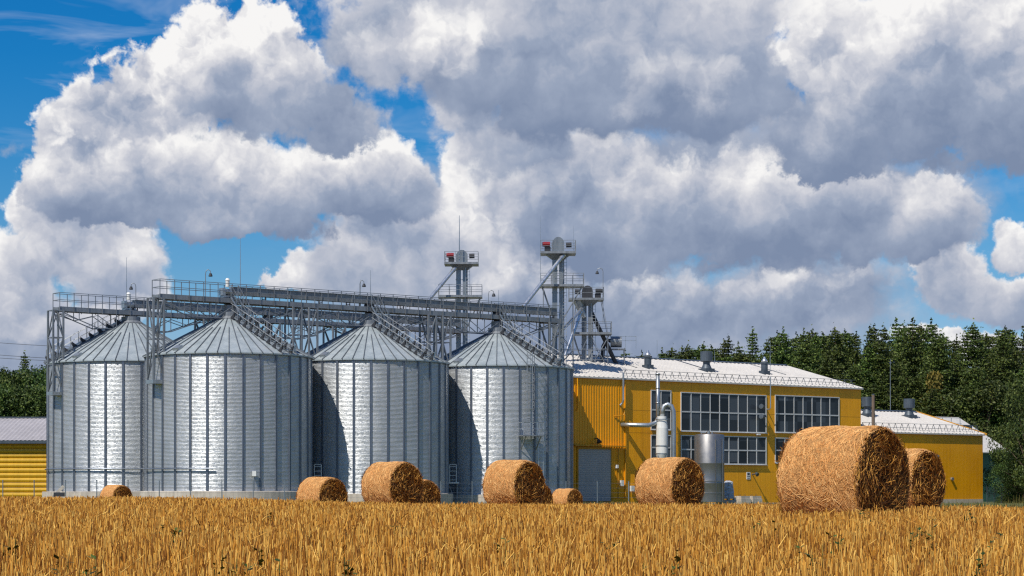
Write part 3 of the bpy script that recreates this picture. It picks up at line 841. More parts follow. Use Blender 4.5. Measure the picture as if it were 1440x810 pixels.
        for a_ in (-.7, .7):
            b2 = MB(); b2.beam(pt(a_, .45, zp - .1), pt(a_, -.55, zp - 1.2), .07); b2.build('bracket', 'gantry_steel', land)
        lo = MB(); b0 = base + tan * 1.05
        zt, zb = PZ(630, 181), PZ(652, 181)
        for s_ in (-1, 1): lo.beam(b0 + tan * s_ * .22 + Vector((0, 0, .4)), b0 + tan * s_ * .22 + Vector((0, 0, zp + .2)), .05)
        z = .6
        while z < zp: lo.tube(b0 - tan * .22 + Vector((0, 0, z)), b0 + tan * .22 + Vector((0, 0, z)), .018, 6); z += .3
        lo.build('lower_ladder', 'light_steel', t)
    return t
ZE = PZ(495, 171 - 6.6); ZA = PZ(447, 171)
silo_b = make_silo('grain_silo', 'front silo in full view, second from the left, nothing standing before it', SB, 6.6, ZE, ZA, 1.18, ring_pipe=(R_(-75), R_(-2), PZ(659, 166)), box=(R_(24), PZ(666, 165)))
silo_c = make_silo('grain_silo', 'third silo from the left, standing between two large bales, curved shadow on its left side', SC, 6.6, ZE, ZA, 1.0, box=(R_(-48), PZ(663, 174)))
silo_d = make_silo('grain_silo', 'rightmost silo, with caged ladder and landing, beside the yellow hall', SD, 6.6, ZE, ZA, 0.9, ladder=True, box=(R_(-48), PZ(663, 182)))
silo_a = make_silo('grain_silo', 'leftmost silo, set back and partly covered by the front one', SA, 6.9, PZ(506, 180.6 - 6.9), PZ(453, 180.6), 1.15, stair_th=R_(-76), ring_pipe=(R_(-88), R_(70), PZ(659, 174)))

# ------------------------------------------------------------------ conveyor gantries
def gantry(name, label, O, x0, x1, zd, trough0, towers, tower_z, drive=None):
    t = thing(name, label, 'gantry', (O[0], O[1], 0.0), TH)
    W = .55                                                # half width
    mb = MB()
    for s_ in (-1, 1): mb.box(x0, x1, s_ * W - .06, s_ * W + .06, zd - .38, zd)
    mb.box(x0, x1, -W + .06, W - .06, zd - .09, zd - .04)
    x = x0
    while x <= x1: mb.box(x - .05, x + .05, -W + .06, W - .06, zd - .3, zd - .1); x += 1.5
    mb.build('walkway_deck', 'gantry_steel', t)
    # shallow bow truss below each span
    xs = sorted([x0] + [tx for tx in towers] + [x1]); tr = MB()
    for a, b_ in zip(xs[:-1], xs[1:]):
        if b_ - a < 2.0: continue
        n = max(4, int(round((b_ - a) / 1.7)))
        for s_ in (-1, 1):
            y = s_ * (W - .02); prev = None
            for i in range(n + 1):
                u = i / n; px_ = a + (b_ - a) * u
                dz = 1.25 * min(1.0, 4.2 * min(u, 1 - u))
                cur = Vector((px_, y, zd - .38 - dz))
                if prev is not None:
                    tr.beam(prev, cur, .075)
                    tr.beam((prev.x, y, zd - .58) if i % 2 else prev, cur if i % 2 else (cur.x, y, zd - .58), .055)
                if dz > .1: tr.beam(cur, (px_, y, zd - .38), .055)
                prev = cur
            prev = None
        for i in range(1, n):
            u = i / n; px_ = a + (b_ - a) * u; dz = 1.25 * min(1.0, 4.2 * min(u, 1 - u))
            tr.beam((px_, -W, zd - .38 - dz), (px_, W, zd - .38 - dz), .05)
    tr.build('truss', 'gantry_steel', t)
    # guard rails
    for s_ in (-1, 1):
        rl = MB(); y = s_ * (W + .10)
        n = int((x1 - x0) / 1.25)
        for i in range(n + 1):
            px_ = x0 + (x1 - x0) * i / n
            rl.beam((px_, y, zd - .44), (px_, y, zd + 1.14), .05)
        for hz in (.55, 1.14): rl.beam((x0, y, zd + hz), (x1, y, zd + hz), .045)
        rl.build('guard_rail', 'gantry_steel', t)
    rl = MB()
    for hz in (.55, 1.14): rl.beam((x0, -W - .1, zd + hz), (x0, W + .1, zd + hz), .05)
    rl.build('guard_rail', 'gantry_steel', t)
    # conveyor trough on trestles above the deck
    tg = MB(); tz0, tz1 = zd + .30, zd + .90
    tg.box(trough0, x1 - .2, -.30, .30, tz0, tz1)
    tg.box(trough0, x1 - .2, -.37, .37, tz1, tz1 + .05)
    x = trough0 + .8
    while x < x1 - .3:
        tg.box(x - .04, x + .04, -.36, -.30, tz0 - .02, tz1); tg.box(x - .04, x + .04, .30, .36, tz0 - .02, tz1); x += 1.5
    tro = tg.build('conveyor_trough', 'gantry_steel', t)
    x = trough0 + .3
    while x < x1 - .2:
        tl = MB()
        for s_ in (-1, 1): tl.beam((x, s_ * .26, zd - .04), (x, s_ * .26, tz0 + .02), .06)
        tl.beam((x, -.26, zd + .12), (x, .26, zd + .12), .05)
        tl.build('trestle', 'dark_steel', tro); x += 2.7
    # drive at the end of the trough
    dr = MB(); dr.path([(trough0 - .75, -.1, zd + .50), (trough0 - .05, -.1, zd + .50)], .26, 12); dr.box(trough0 - 1.0, trough0 - .72, -.38, .18, zd + .22, zd + .80)
    dr.box(trough0 - .9, trough0 + .1, -.4, .3, zd + .05, zd + .2)
    dr.build('drive_motor', 'light_steel', t)
    for cx in drive or []:                                  # discharge chutes above every roof collar
        ch = MB(); ch.lathe([(.42, zd + .27), (.48, zd - .1), (.22, zd - .75), (.22, zd - 1.35)], c=(cx, 0), n=10); ch.build('discharge_chute', 'dark_steel', t)
    # lattice supports
    for tx, zb, gw, gy, ty in tower_z:
        tw = MB(); w = gw / 2; d = gy / 2; zt = zd - .38
        cs = [(tx - w, ty - d), (tx + w, ty - d), (tx + w, ty + d), (tx - w, ty + d)]
        for cx, cy in cs: tw.beam((cx, cy, zb), (cx, cy, zt), .14)
        k = max(2, int(round((zt - zb) / 2.6)))
        for i in range(k):
            za_, zb_ = zb + (zt - zb) * i / k, zb + (zt - zb) * (i + 1) / k
            for q in range(4):
                (ax, ay), (bx, by) = cs[q], cs[(q + 1) % 4]
                if i % 2 == q % 2: ax, ay, bx, by = bx, by, ax, ay
                tw.beam((ax, ay, za_), (bx, by, zb_), .085)
                tw.beam((ax, ay, zb_), (bx, by, zb_), .07)
        tw.build('support_tower', 'gantry_steel', t)
        ft = MB(); ft.box(tx - w - .1, tx + w + .1, ty - d - .1, ty + d + .1, zb - .3, zb); ft.build('tower_foot', 'light_steel', t)
    return t
ZD = EYE + 15.62
zfoot = PZ(536, 168)
front = gantry('conveyor_gantry', 'front steel conveyor gantry with walkway over the three front silos', SB, -6.5, 33.4, ZD, 0.2,
       [-6.4, 6.7, 20.1, 33.2], [(-6.85, zfoot, .9, 1.0, -.62), (6.0, ZE - .2, .8, 1.3, 0), (7.5, ZE - .2, .8, 1.3, 0), (19.4, ZE - .2, .8, 1.3, 0), (20.9, ZE - .2, .8, 1.3, 0), (32.6, 0.1, 1.1, 1.5, 0)], drive=[0.0, 13.39, 26.77])
rear = gantry('conveyor_gantry', 'rear steel conveyor gantry set back behind, running over the leftmost silo', SA, -6.8, 34.3, EYE + 15.45, 0.2,
       [-6.7, 6.9, 20.1, 34.0], [(-7.15, PZ(552, 177), .9, 1.0, -.62), (7.2, 0.1, 1.3, 1.6, 0), (13.5, 0.1, 1.3, 1.6, 0), (20.3, 0.1, 1.3, 1.6, 0), (27.0, 0.1, 1.3, 1.6, 0)], drive=[0.0, 13.39, 26.77])
# stair flights from the roof stairs up onto the walkway
def link_stairs(root, cx, zd):
    st = MB()
    a = Vector((cx + .75, -.95, ZA + .1)); b_ = Vector((cx - .15 + .6, -.62, zd + .0))
    for s_ in (-1, 1):
        o = Vector((s_ * .32, 0, 0))
        p, q = Vector((cx + 1.3, -1.1, ZA - .55)) + o, Vector((cx + .1, -.72, zd + .05)) + o
        st.beam(p, q, .05, .14)
        for hz in (.55, 1.0): st.tube(p + Vector((0, 0, hz)), q + Vector((0, 0, hz)), .028, 6)
        for i in range(4):
            m_ = p.lerp(q, i / 3); st.beam(m_, m_ + Vector((0, 0, 1.0)), .045)
    for i in range(7):
        m_ = Vector((cx + 1.3, -1.1, ZA - .55)).lerp(Vector((cx + .1, -.72, zd + .05)), (i + .5) / 7)
        st.box(m_.x - .32, m_.x + .32, m_.y - .09, m_.y + .09, m_.z - .015, m_.z + .015)
    st.build('access_stair', 'light_steel', root)
for cx in (0.0, 13.39, 26.77): link_stairs(front, cx, ZD)

# lightning rods and little signal arms on the gantries
def rod(px, d, z0, ytop, label, lamp=None, group='lightning rods', r=.028, two=False):
    x = PX(px, d); t = thing('lightning_rod', label, 'lightning rod', (x, d, z0), 0, group)
    zt = PZ(ytop, d) - z0
    mb = MB(); mb.path([(0, 0, 0), (0, 0, zt * .5), (0, 0, zt)], r, 6, radii=[r * 1.3, r, r * .5]); mb.build('mast', 'light_steel', t)
    mb = MB(); mb.box(-.10, .10, -.10, .10, 0, .03); mb.build('foot_plate', 'gantry_steel', t)
def lamp_pole(px, d, z0, ytop, label, side=1, group='gooseneck lamps on thin masts', arm=.55):
    x = PX(px, d); t = thing('mast_lamp', label, 'lamp', (x, d, z0), 0, group)
    zt = PZ(ytop, d) - z0; s_ = side
    mb = MB(); mb.path([(0, 0, 0), (0, 0, zt - .3), (s_ * .06, 0, zt - .1), (s_ * arm * .5, 0, zt), (s_ * arm * .95, 0, zt - .1), (s_ * arm, 0, zt - .3)], .032, 6); mb.build('mast', 'gantry_steel', t)
    mb = MB(); mb.lathe([(0, zt - .28), (.09, zt - .30), (.17, zt - .52), (.15, zt - .56), (0, zt - .54)], c=(s_ * arm, 0), n=12); mb.build('lamp_head', 'dark_steel', t)
rod(178, 180.2, ZD + .3, 362, 'thin lightning rod above the leftmost silo')
rod(338, 171.3, ZD, 335, 'tall thin lightning rod rising over the second silo')
rod(521, 179.0, ZD, 380, 'faint thin lightning rod over the third silo')
rod(507, 178.6, ZD, 393, 'short lightning rod above the conveyor by the third silo')
rod(701, 187.2, ZD, 408, 'short rod above the conveyor over the rightmost silo')
lamp_pole(191, 180.6, ZD + .3, 398, 'small gooseneck lamp on a mast over the leftmost silo', -1, arm=.4)
lamp_pole(289, 169.8, ZD, 379, 'small gooseneck lamp left of the white pipe on the second silo', 1, arm=.4)
lamp_pole(687, 186.6, ZD, 408, 'small gooseneck lamp over the rightmost silo', 1, arm=.45)
lamp_pole(506, 178.4, ZD, 394, 'small gooseneck lamp over the third silo', 1, arm=.35)
def vent_pipe(px, d, z0, ytop, label):
    x = PX(px, d); t = thing('vent_pipe', label, 'vent pipe', (x, d, z0), 0, 'white vent pipes at the conveyor heads')
    h = PZ(ytop, d) - z0
    mb = MB(); mb.tube((0, 0, 0), (0, 0, h * .72), .16, 12); mb.build('pipe', 'white_paint', t)
    mb = MB(); mb.lathe([(.17, h * .70), (.20, h * .73), (.12, h * .97), (0, h)], n=12); mb.build('rain_cap', 'white_paint', t)
vent_pipe(320, 170.6, ZD + .9, 391, 'white vent pipe at the conveyor head over the second silo')
vent_pipe(181, 180.2, ZD + .75, 411, 'white vent pipe at the conveyor head over the leftmost silo')

# ------------------------------------------------------------------ bucket elevators
def guard_platform(root, part, x0, x1, y0, y1, z, hole=True, rail=1.05, mats=('gantry_steel', 'gantry_steel')):
    mb = MB(); mb.box(x0, x1, y0, y1, z - .12, z)
    mb.box(x0 - .03, x1 + .03, y0 - .03, y0, z - .14, z + .06); mb.box(x0 - .03, x1 + .03, y1, y1 + .03, z - .14, z + .06)
    mb.box(x0 - .03, x0, y0, y1, z - .14, z + .06); mb.box(x1, x1 + .03, y0, y1, z - .14, z + .06)
    p = mb.build(part, mats[0], root)
    rl = MB()
    nx = max(2, int(round((x1 - x0) / 1.1))); ny = max(1, int(round((y1 - y0) / 1.1)))
    for y in (y0, y1):
        for i in range(nx + 1): rl.beam((x0 + (x1 - x0) * i / nx, y, z + .1), (x0 + (x1 - x0) * i / nx, y, z + rail), .042)
        for hz in (.55, rail): rl.beam((x0, y, z + hz), (x1, y, z + hz), .036)
    for x in (x0, x1):
        for i in range(1, ny): rl.beam((x, y0 + (y1 - y0) * i / ny, z + .1), (x, y0 + (y1 - y0) * i / ny, z + rail), .042)
        for hz in (.55, rail): rl.beam((x, y0, z + hz), (x, y1, z + hz), .036)
    rl.build('guard_rail', mats[1], p)
    return p
def trunks(root, z0, z1, gap=.62, w=.46, d=.36, mat_='trunk_steel'):
    for s_ in (-1, 1):
        mb = MB(); cx = s_ * gap / 2
        mb.box(cx - w / 2, cx + w / 2, -d / 2, d / 2, z0, z1)
        z = z0 + 1.2
        while z < z1 - .3: mb.box(cx - w / 2 - .04, cx + w / 2 + .04, -d / 2 - .04, d / 2 + .04, z - .04, z + .04); z += 2.0
        mb.build('elevator_trunk', mat_, root)
def ladder_up(root, x, y, z0, z1):
    mb = MB()
    for s_ in (-1, 1): mb.beam((x + s_ * .2, y, z0), (x + s_ * .2, y, z1), .04)
    z = z0 + .2
    while z < z1: mb.tube((x - .2, y, z), (x + .2, y, z), .016, 5); z += .3
    mb.build('ladder', 'light_steel', root)
def elevator(name, label, px, d, z_top, z_mid, mid_x, z_base, spouts, dark=False, red=True, motor_side=-1, top_x=(-1.6, 1.55), housing_h=1.2):
    x = PX(px, d); t = thing(name, label, 'grain elevator', (x, d, 0), 0, 'bucket elevator towers')
    trunks(t, z_base, z_top + .1, mat_='gantry_steel' if dark else 'trunk_steel')
    guard_platform(t, 'head_platform', top_x[0], top_x[1], -1.1, 1.1, z_top)
    # cone underside of the head platform
    mb = MB(); mb.add([(top_x[0] * .7, -.7, z_top - .13), (top_x[1] * .7, -.7, z_top - .13), (top_x[1] * .7, .7, z_top - .13), (top_x[0] * .7, .7, z_top - .13), (-.55, -.25, z_top - .6), (.55, -.25, z_top - .6), (.55, .25, z_top - .6), (-.55, .25, z_top - .6)], [(0, 1, 2, 3), (7, 6, 5, 4), (0, 4, 5, 1), (1, 5, 6, 2), (2, 6, 7, 3), (3, 7, 4, 0)])
    mb.build('head_bracket', 'gantry_steel', t)
    # head housing with rounded top
    hb = MB(); hw = .72; prof = [(-.52, z_top + .02), (.52, z_top + .02), (.52, z_top + housing_h * .62)] + [(.52 * math.cos(a), z_top + housing_h * .62 + housing_h * .45 * math.sin(a)) for a in [math.pi * i / 8 for i in range(1, 8)]] + [(-.52, z_top + housing_h * .62)]
    vs0 = [(px_, -.34, pz) for px_, pz in prof]; vs1 = [(px_, .34, pz) for px_, pz in prof]; n = len(prof)
    hb.add(vs0 + vs1, [tuple(range(n)), tuple(range(2 * n - 1, n - 1, -1))] + [(i, i + n, (i + 1) % n + n, (i + 1) % n) for i in range(n)])
    hb.build('head_housing', 'dark_steel' if dark else 'trunk_steel', t)
    ms = motor_side
    mo = MB(); mo.path([(ms * .75, -.45, z_top + .75), (ms * 1.35, -.45, z_top + .75)], .22, 12); mo.path([(ms * 1.35, -.45, z_top + .75), (ms * 1.45, -.45, z_top + .75)], .2, 12)
    for i in range(5): mo.path([(ms * (.82 + .1 * i), -.45, z_top + .75), (ms * (.85 + .1 * i), -.45, z_top + .75)], .245, 12)
    mo.build('drive_motor', 'red_paint' if red else 'dark_steel', t)
    gb = MB(); gb.box(min(ms * .7, ms * 1.25), max(ms * .7, ms * 1.25), -.7, -.2, z_top + .1, z_top + .5); gb.build('gearbox', 'dark_steel', t)
    fb = MB(); fb.path([(-ms * .7, -.3, z_top + .7), (-ms * 1.2, -.3, z_top + .72)], .23, 14); fb.build('fan_drum', 'dark_steel', t)
    p = guard_platform(t, 'service_platform', mid_x[0], mid_x[1], -1.0, 1.0, z_mid)
    br = MB()
    for xx in (mid_x[0] + .15, mid_x[1] - .15):
        for y in (-.8, .8): br.beam((xx, y, z_mid - .1), ((.45 if xx > 0 else -.45), y * .3, z_mid - 3.0), .07)
    br.build('brace', 'gantry_steel', p)
    ladder_up(t, .55, -.42, max(z_base, 1.0), z_top)
    for (p0, p1, r) in spouts:
        sp = MB(); a = Vector(p0) - Vector((x, d, 0)); b_ = Vector(p1) - Vector((x, d, 0))
        sp.tube(a, b_, r, 12); sp.tube(a, a.lerp(b_, .08), r * 1.25, 12); sp.tube(a.lerp(b_, .5), a.lerp(b_, .52), r * 1.2, 12)
        sp.build('spout', 'bright_steel', t)
    return t
def W(px, py, d): return (PX(px, d), d, PZ(py, d))
e1 = elevator('bucket_elevator', 'left elevator tower with red motor and tall rod, behind the silos', 649.5, 201.5, PZ(371, 201.5), PZ(417, 201.5), (-2.2, 1.9), 0.0, [(W(640, 377, 200.8), W(601, 424, 198.5), .17)])
rod(646, 200.6, PZ(372, 201), 303, 'tallest rod, standing on the left elevator tower', r=.05)
e2 = elevator('bucket_elevator', 'middle and tallest elevator tower with red motor at the conveyor end', 785, 193.5, PZ(356, 193.5), PZ(402, 193.5), (-1.6, 2.3), 0.0, [(W(793, 358, 192.8), W(736, 431, 189.6), .17)], housing_h=1.35)
rod(760, 192.6, PZ(402, 193), 303, 'very thin rod at the left of the tallest elevator tower', r=.022)
rod(806.5, 192.6, PZ(356, 193), 318, 'short thin rod on the right rail of the tallest elevator tower', r=.016)
# lattice frame round the lower part of the tall tower
lf = MB()
for sx in (-1.35, 1.35):
    for y in (-.9, .9):
        lf.beam((sx, y, 0), (sx, y, PZ(402, 193.5) - .15), .06)
zz = 2.0
while zz < PZ(402, 193.5) - 3:
    for y in (-.9, .9):
        lf.beam((-1.35, y, zz), (1.35, y, zz + 3.0), .055); lf.beam((1.35, y, zz), (-1.35, y, zz + 3.0), .055); lf.beam((-1.35, y, zz), (1.35, y, zz), .055)
    for sx in (-1.35, 1.35): lf.beam((sx, -.9, zz), (sx, .9, zz), .05)
    zz += 3.0
lf.build('lattice_frame', 'gantry_steel', e2)
D3 = 202.0
ZR3 = PZ(520, D3)
e3 = elevator('bucket_elevator', 'right elevator tower, shortest and darkest, standing on the yellow hall roof', 826, D3, PZ(421, D3), PZ(469, D3), (-1.5, 2.25), ZR3 - .8,
    [(W(820, 432, D3 - .4), W(778, 478, D3 - 4), .16), (W(818, 436, D3 - .4), W(795, 500, D3 - 2), .16)], dark=True, red=False, motor_side=1, top_x=(-1.75, 1.5))
sp = MB(); a = Vector(W(832, 440, D3)) - Vector((PX(826, D3), D3, 0)); b_ = Vector(W(871, 521, D3 + 1.5)) - Vector((PX(826, D3), D3, 0)); sp.tube(a, b_, .2, 12); sp.build('spout', 'dark_steel', e3)
sp = MB(); sp.path([(-.9, -.3, PZ(421, D3) - .1), (-.6, -.3, PZ(436, D3)), (-.25, -.3, PZ(447, D3))], .3, 12, radii=[.5, .34, .2]); sp.build('hopper', 'light_steel', e3)
lf = MB(); zt = PZ(469, D3)
for sx in (-1.4, 1.9):
    for y in (-.9, .9): lf.beam((sx, y, ZR3 - .8), (sx, y, zt), .06)
    lf.beam((sx, -.9, ZR3 + .9), (sx, .9, ZR3 + .9), .05)
for y in (-.9, .9):
    lf.beam((-1.4, y, ZR3 + .9), (1.9, y, ZR3 + .9), .05); lf.beam((-1.4, y, ZR3 + 1.9), (1.9, y, ZR3 + 1.9), .05)
    lf.beam((-1.4, y, ZR3), (0.2, y, zt), .05); lf.beam((1.9, y, ZR3), (0.2, y, zt), .05)
    lf.beam((-1.4, y, zt), (-1.0, y, PZ(421, D3)), .05); lf.beam((1.9, y, zt), (1.3, y, PZ(421, D3)), .05)
lf.build('lattice_frame', 'gantry_steel', e3)
lamp_pole(848, D3 - 1.0, PZ(455, D3), 377, 'gooseneck lamp on a tall mast at the darkest elevator tower', -1, arm=.55)
# small aspirator with its own rail, right of that tower
d = D3 + 1.5
t = thing('aspirator', 'small dark aspirator unit on a railed stand right of the darkest tower', 'aspirator', (PX(866, d), d, ZR3 - .6))
mb = MB(); zc = PZ(481, d) - (ZR3 - .6); mb.path([(-.5, 0, zc), (.55, 0, zc)], .52, 16); mb.build('drum', 'gantry_steel', t)
mb = MB(); mb.box(-1.3, .9, -.6, .6, zc - .75, zc - .65)
for sx in (-1.2, .8):
    for y in (-.5, .5): mb.beam((sx, y, 0), (sx, y, zc - .65), .07)
mb.build('stand', 'gantry_steel', t)
mb = MB(); mb.path([(-.5, 0, zc + .1), (-.9, 0, zc + .2), (-1.2, 0, zc - .4), (-1.3, 0, zc - 1.8)], .2, 10); mb.build('duct', 'dark_steel', t)
mb = MB()
for sx in (.9, 1.9): mb.beam((sx, -.5, zc - .7), (sx, -.5, zc + .55), .04)
for hz in (.1, .5): mb.beam((-.6, -.5, zc + hz), (1.9, -.5, zc + hz), .04)
mb.build('guard_rail', 'light_steel', t)
# ------------------------------------------------------------------ yellow halls (local x along the front, local y away from the viewer)
D0 = 194.0
W0 = (PX(865, D0), D0)
def fs(px, o=0.0):
    """front-plane coordinate of photo column px, o metres in front of the wall; and its depth"""
    k = (px - 720.0) / F
    wx, wy = W0[0] - BX * o, W0[1] - BY * o
    s_ = (k * wy - wx) / (UX - k * UY)
    return s_, wy + UY * s_
def fz(px, py, o=0.0): return PZ(py, fs(px, o)[1])
HX0, HX1 = fs(801)[0] - .4, fs(1210.5)[0]
HE = PZ(532, D0)                                           # eave height
HW, HR = 10.8, 2.74                                        # half depth, roof rise
def gable_hall(t, x0, x1, ze, w, rise, wall_mat, base=.55, ov=.16):
    mb = MB(); mb.extrude([(0, base), (2 * w, base), (2 * w, ze), (w, ze + rise), (0, ze)], x0, x1); mb.build('wall', wall_mat, t)
    mb = MB(); mb.box(x0 - .03, x1 + .03, -.03, 2 * w + .03, -.3, base); mb.build('foundation', 'concrete', t)
    # roof: two trapezoid-profiled sheets with overhang
    sl = rise / w; mb = MB(); th = .14; pitch = .55
    xa, xb = x0 - ov, x1 + ov
    n = int((xb - xa) / pitch); xs = []
    for i in range(n):
        a = xa + (xb - xa) * i / n; p = (xb - xa) / n
        xs += [(a, 0), (a + p * .55, 0), (a + p * .65, .055), (a + p * .9, .055)]
    xs.append((xb, 0))
    for side in (0, 1):
        ye, yr = (-ov * 1.3, w) if side == 0 else (2 * w + ov * 1.3, w)
        vs = []; ze_ = ze - sl * ov * 1.3 + .10; zr = ze + rise + .10
        for x, dz in xs: vs += [(x, ye, ze_ + dz), (x, yr, zr + dz)]
        fs_ = [(2 * i, 2 * i + 2, 2 * i + 3, 2 * i + 1) for i in range(len(xs) - 1)]
        m0 = len(vs)
        for x, dz in xs: vs += [(x, ye, ze_ - th), (x, yr, zr - th)]
        fs_ += [(m0 + 2 * i + 1, m0 + 2 * i + 3, m0 + 2 * i + 2, m0 + 2 * i) for i in range(len(xs) - 1)]
        fs_ += [(2 * i, m0 + 2 * i, m0 + 2 * i + 2, 2 * i + 2) for i in range(len(xs) - 1)]
        fs_ += [(0, 1, m0 + 1, m0)]; e = 2 * len(xs) - 2; fs_ += [(e, m0 + e, m0 + e + 1, e + 1)]
        mb.add(vs, fs_)
    rf = mb.build('roof', 'white_roof', t)
    mb = MB(); mb.extrude([(w - .4, ze + rise + .08), (w, ze + rise + .22), (w + .4, ze + rise + .08), (w, ze + rise + .15)], xa, xb); mb.build('ridge_cap', 'vent_grey', rf)
    return rf, sl
def roof_z(y, ze, sl): return ze + sl * y + .10
def snow_guard(rf, x0, x1, ze, sl, y=.55, step=.95, h=.62):
    mb = MB(); x = x0 + .4; z0 = roof_z(y, ze, sl)
    while x < x1 - .2:
        mb.beam((x, y - .30, roof_z(y - .3, ze, sl) + .05), (x, y, z0 + h), .035); mb.beam((x, y + .26, roof_z(y + .26, ze, sl) + .05), (x, y, z0 + h), .035); x += step
    for hz in (.30, h): mb.tube((x0 + .3, y - .02, z0 + hz), (x1 - .3, y - .02, z0 + hz), .022, 6)
    mb.build('snow_guard', 'vent_grey', rf)
def mushroom_vent(rf, x, y, ze, sl, s_=1.0):
    z = roof_z(y, ze, sl); mb = MB()
    mb.box(x - .42 * s_, x + .42 * s_, y - .42 * s_, y + .42 * s_, z - .3, z + .35 * s_)
    mb.lathe([(.36 * s_, z + .35 * s_), (.36 * s_, z + 1.05 * s_), (.44 * s_, z + 1.08 * s_), (.44 * s_, z + 1.22 * s_), (.30 * s_, z + 1.24 * s_)], c=(x, y), n=20)
    v = mb.build('roof_vent', 'vent_grey', rf)
    mb = MB(); mb.lathe([(.30 * s_, z + 1.24 * s_), (.34 * s_, z + 1.36 * s_), (.24 * s_, z + 1.52 * s_), (.14 * s_, z + 1.64 * s_), (.10 * s_, z + 1.80 * s_), (0, z + 1.82 * s_)], c=(x, y), n=20)
    mb.build('vent_cap', 'bright_steel', v) if v.parent is None else mb.build('roof_vent_cap', 'bright_steel', rf)
def cowl_vent(rf, x, y, ze, sl, w=.62, s_=1.0):
    z = roof_z(y, ze, sl); mb = MB()
    mb.add([(x - .6 * s_, y - .6 * s_, z - .4), (x + .6 * s_, y - .6 * s_, z - .4), (x + .6 * s_, y + .6 * s_, z - .4), (x - .6 * s_, y + .6 * s_, z - .4), (x - .6 * s_, y - .6 * s_, z + .25), (x + .6 * s_, y - .6 * s_, z + .25), (x + .6 * s_, y + .6 * s_, z + .25), (x - .6 * s_, y + .6 * s_, z + .25)], MB.BF)
    mb.lathe([(.55 * s_, z + .25), (.36 * s_, z + .7 * s_), (.36 * s_, z + 1.0 * s_), (w * s_, z + 1.02 * s_), (w * s_, z + 2.0 * s_), (w * .9 * s_, z + 2.02 * s_), (0, z + 2.05 * s_)], c=(x, y), n=24)
    mb.build('roof_vent', 'vent_grey', rf)
def window(t, x0, x1, z0, z1, cols, rows, transom=()):
    fr = MB(); fw = .09
    fr.box(x0 - fw, x1 + fw, -.07, .02, z0 - fw, z0); fr.box(x0 - fw, x1 + fw, -.07, .02, z1, z1 + fw)
    fr.box(x0 - fw, x0, -.07, .02, z0, z1); fr.box(x1, x1 + fw, -.07, .02, z0, z1)
    f = fr.build('window', 'window_frame', t)
    g_ = MB(); g_.box(x0, x1, -.016, .01, z0, z1); g_.build('pane', 'window_glass', f)
    mu = MB()
    for i in range(1, cols):
        x = x0 + (x1 - x0) * i / cols; mu.box(x - .045, x + .045, -.055, -.018, z0, z1)
    for r in range(1, rows):
        z = z0 + (z1 - z0) * r / rows
        for i in range(cols):
            a = x0 + (x1 - x0) * i / cols + (.055 if i else 0); b_ = x0 + (x1 - x0) * (i + 1) / cols - (.055 if i < cols - 1 else 0)
            mu.box(a, b_, -.052, -.018, z - .06, z + .06)
    mu.build('glazing_bars', 'window_frame', f)
    sl_ = MB(); sl_.box(x0 - .15, x1 + .15, -.16, -.072, z0 - fw - .04, z0 - fw); sl_.build('sill', 'window_frame', f)
hall = thing('yellow_hall', 'tall yellow clad hall with white roof and grid windows', 'building', (W0[0], W0[1], 0), TH)
SPL = fs(878)[0]                                           # joint between ribbed and flat cladding
rf, sl = gable_hall(hall, HX0, HX1, HE, HW, HR, 'yellow_panel', base=.12)
snow_guard(rf, fs(880)[0], HX1, HE, sl)
# ribbed cladding on the left bay, real ribs
mb = MB(); x = HX0 + .02
mb.box(HX0 + .01, SPL, -.05, -.004, .56, HE - .12)
while x < SPL - .2: mb.box(x, x + .14, -.075, -.05, .58, HE - .14); x += .30
mb.build('ribbed_cladding', 'yellow_corrugated', hall)
mb = MB(); mb.box(HX0, HX1 + .02, -.06 - .1, -.004 - .1, HE - .10, HE + .02); mb.build('fascia', 'ochre_trim', hall)
mb = MB(); mb.box(SPL, SPL + .16, -.12, -.004, .56, HE - .12); mb.build('corner_trim', 'yellow_panel', hall)
for px0, px1, yt, yb, cols, rows in ((916, 942.5, 549.5, 603, 2, 2), (916, 942.5, 612.5, 646, 2, 2), (958, 1076.5, 552.5, 605, 9, 2), (958, 1076.5, 613, 651, 9, 2), (1090.5, 1179, 556.5, 607, 7, 2), (1090.5, 1179, 616.5, 650, 7, 2)):
    xm0, xm1 = fs(px0)[0], fs(px1)[0]
    pm = (px0 + px1) / 2
    window(hall, xm0, xm1, fz(px0, yb), fz(px0, yt), cols, rows)
# panel joints on the flat cladding
mb = MB()
for py in (577, 608.5, 662):
    z = fz(900, py); mb.box(SPL + .2, HX1, -.006, -.003, z - .012, z + .012)
x = SPL + 2.2
while x < HX1 - .5:
    mb.box(x - .012, x + .012, -.006, -.003, .58, HE - .14); x += 6.0
mb.build('panel_joint', 'ochre_trim', hall)
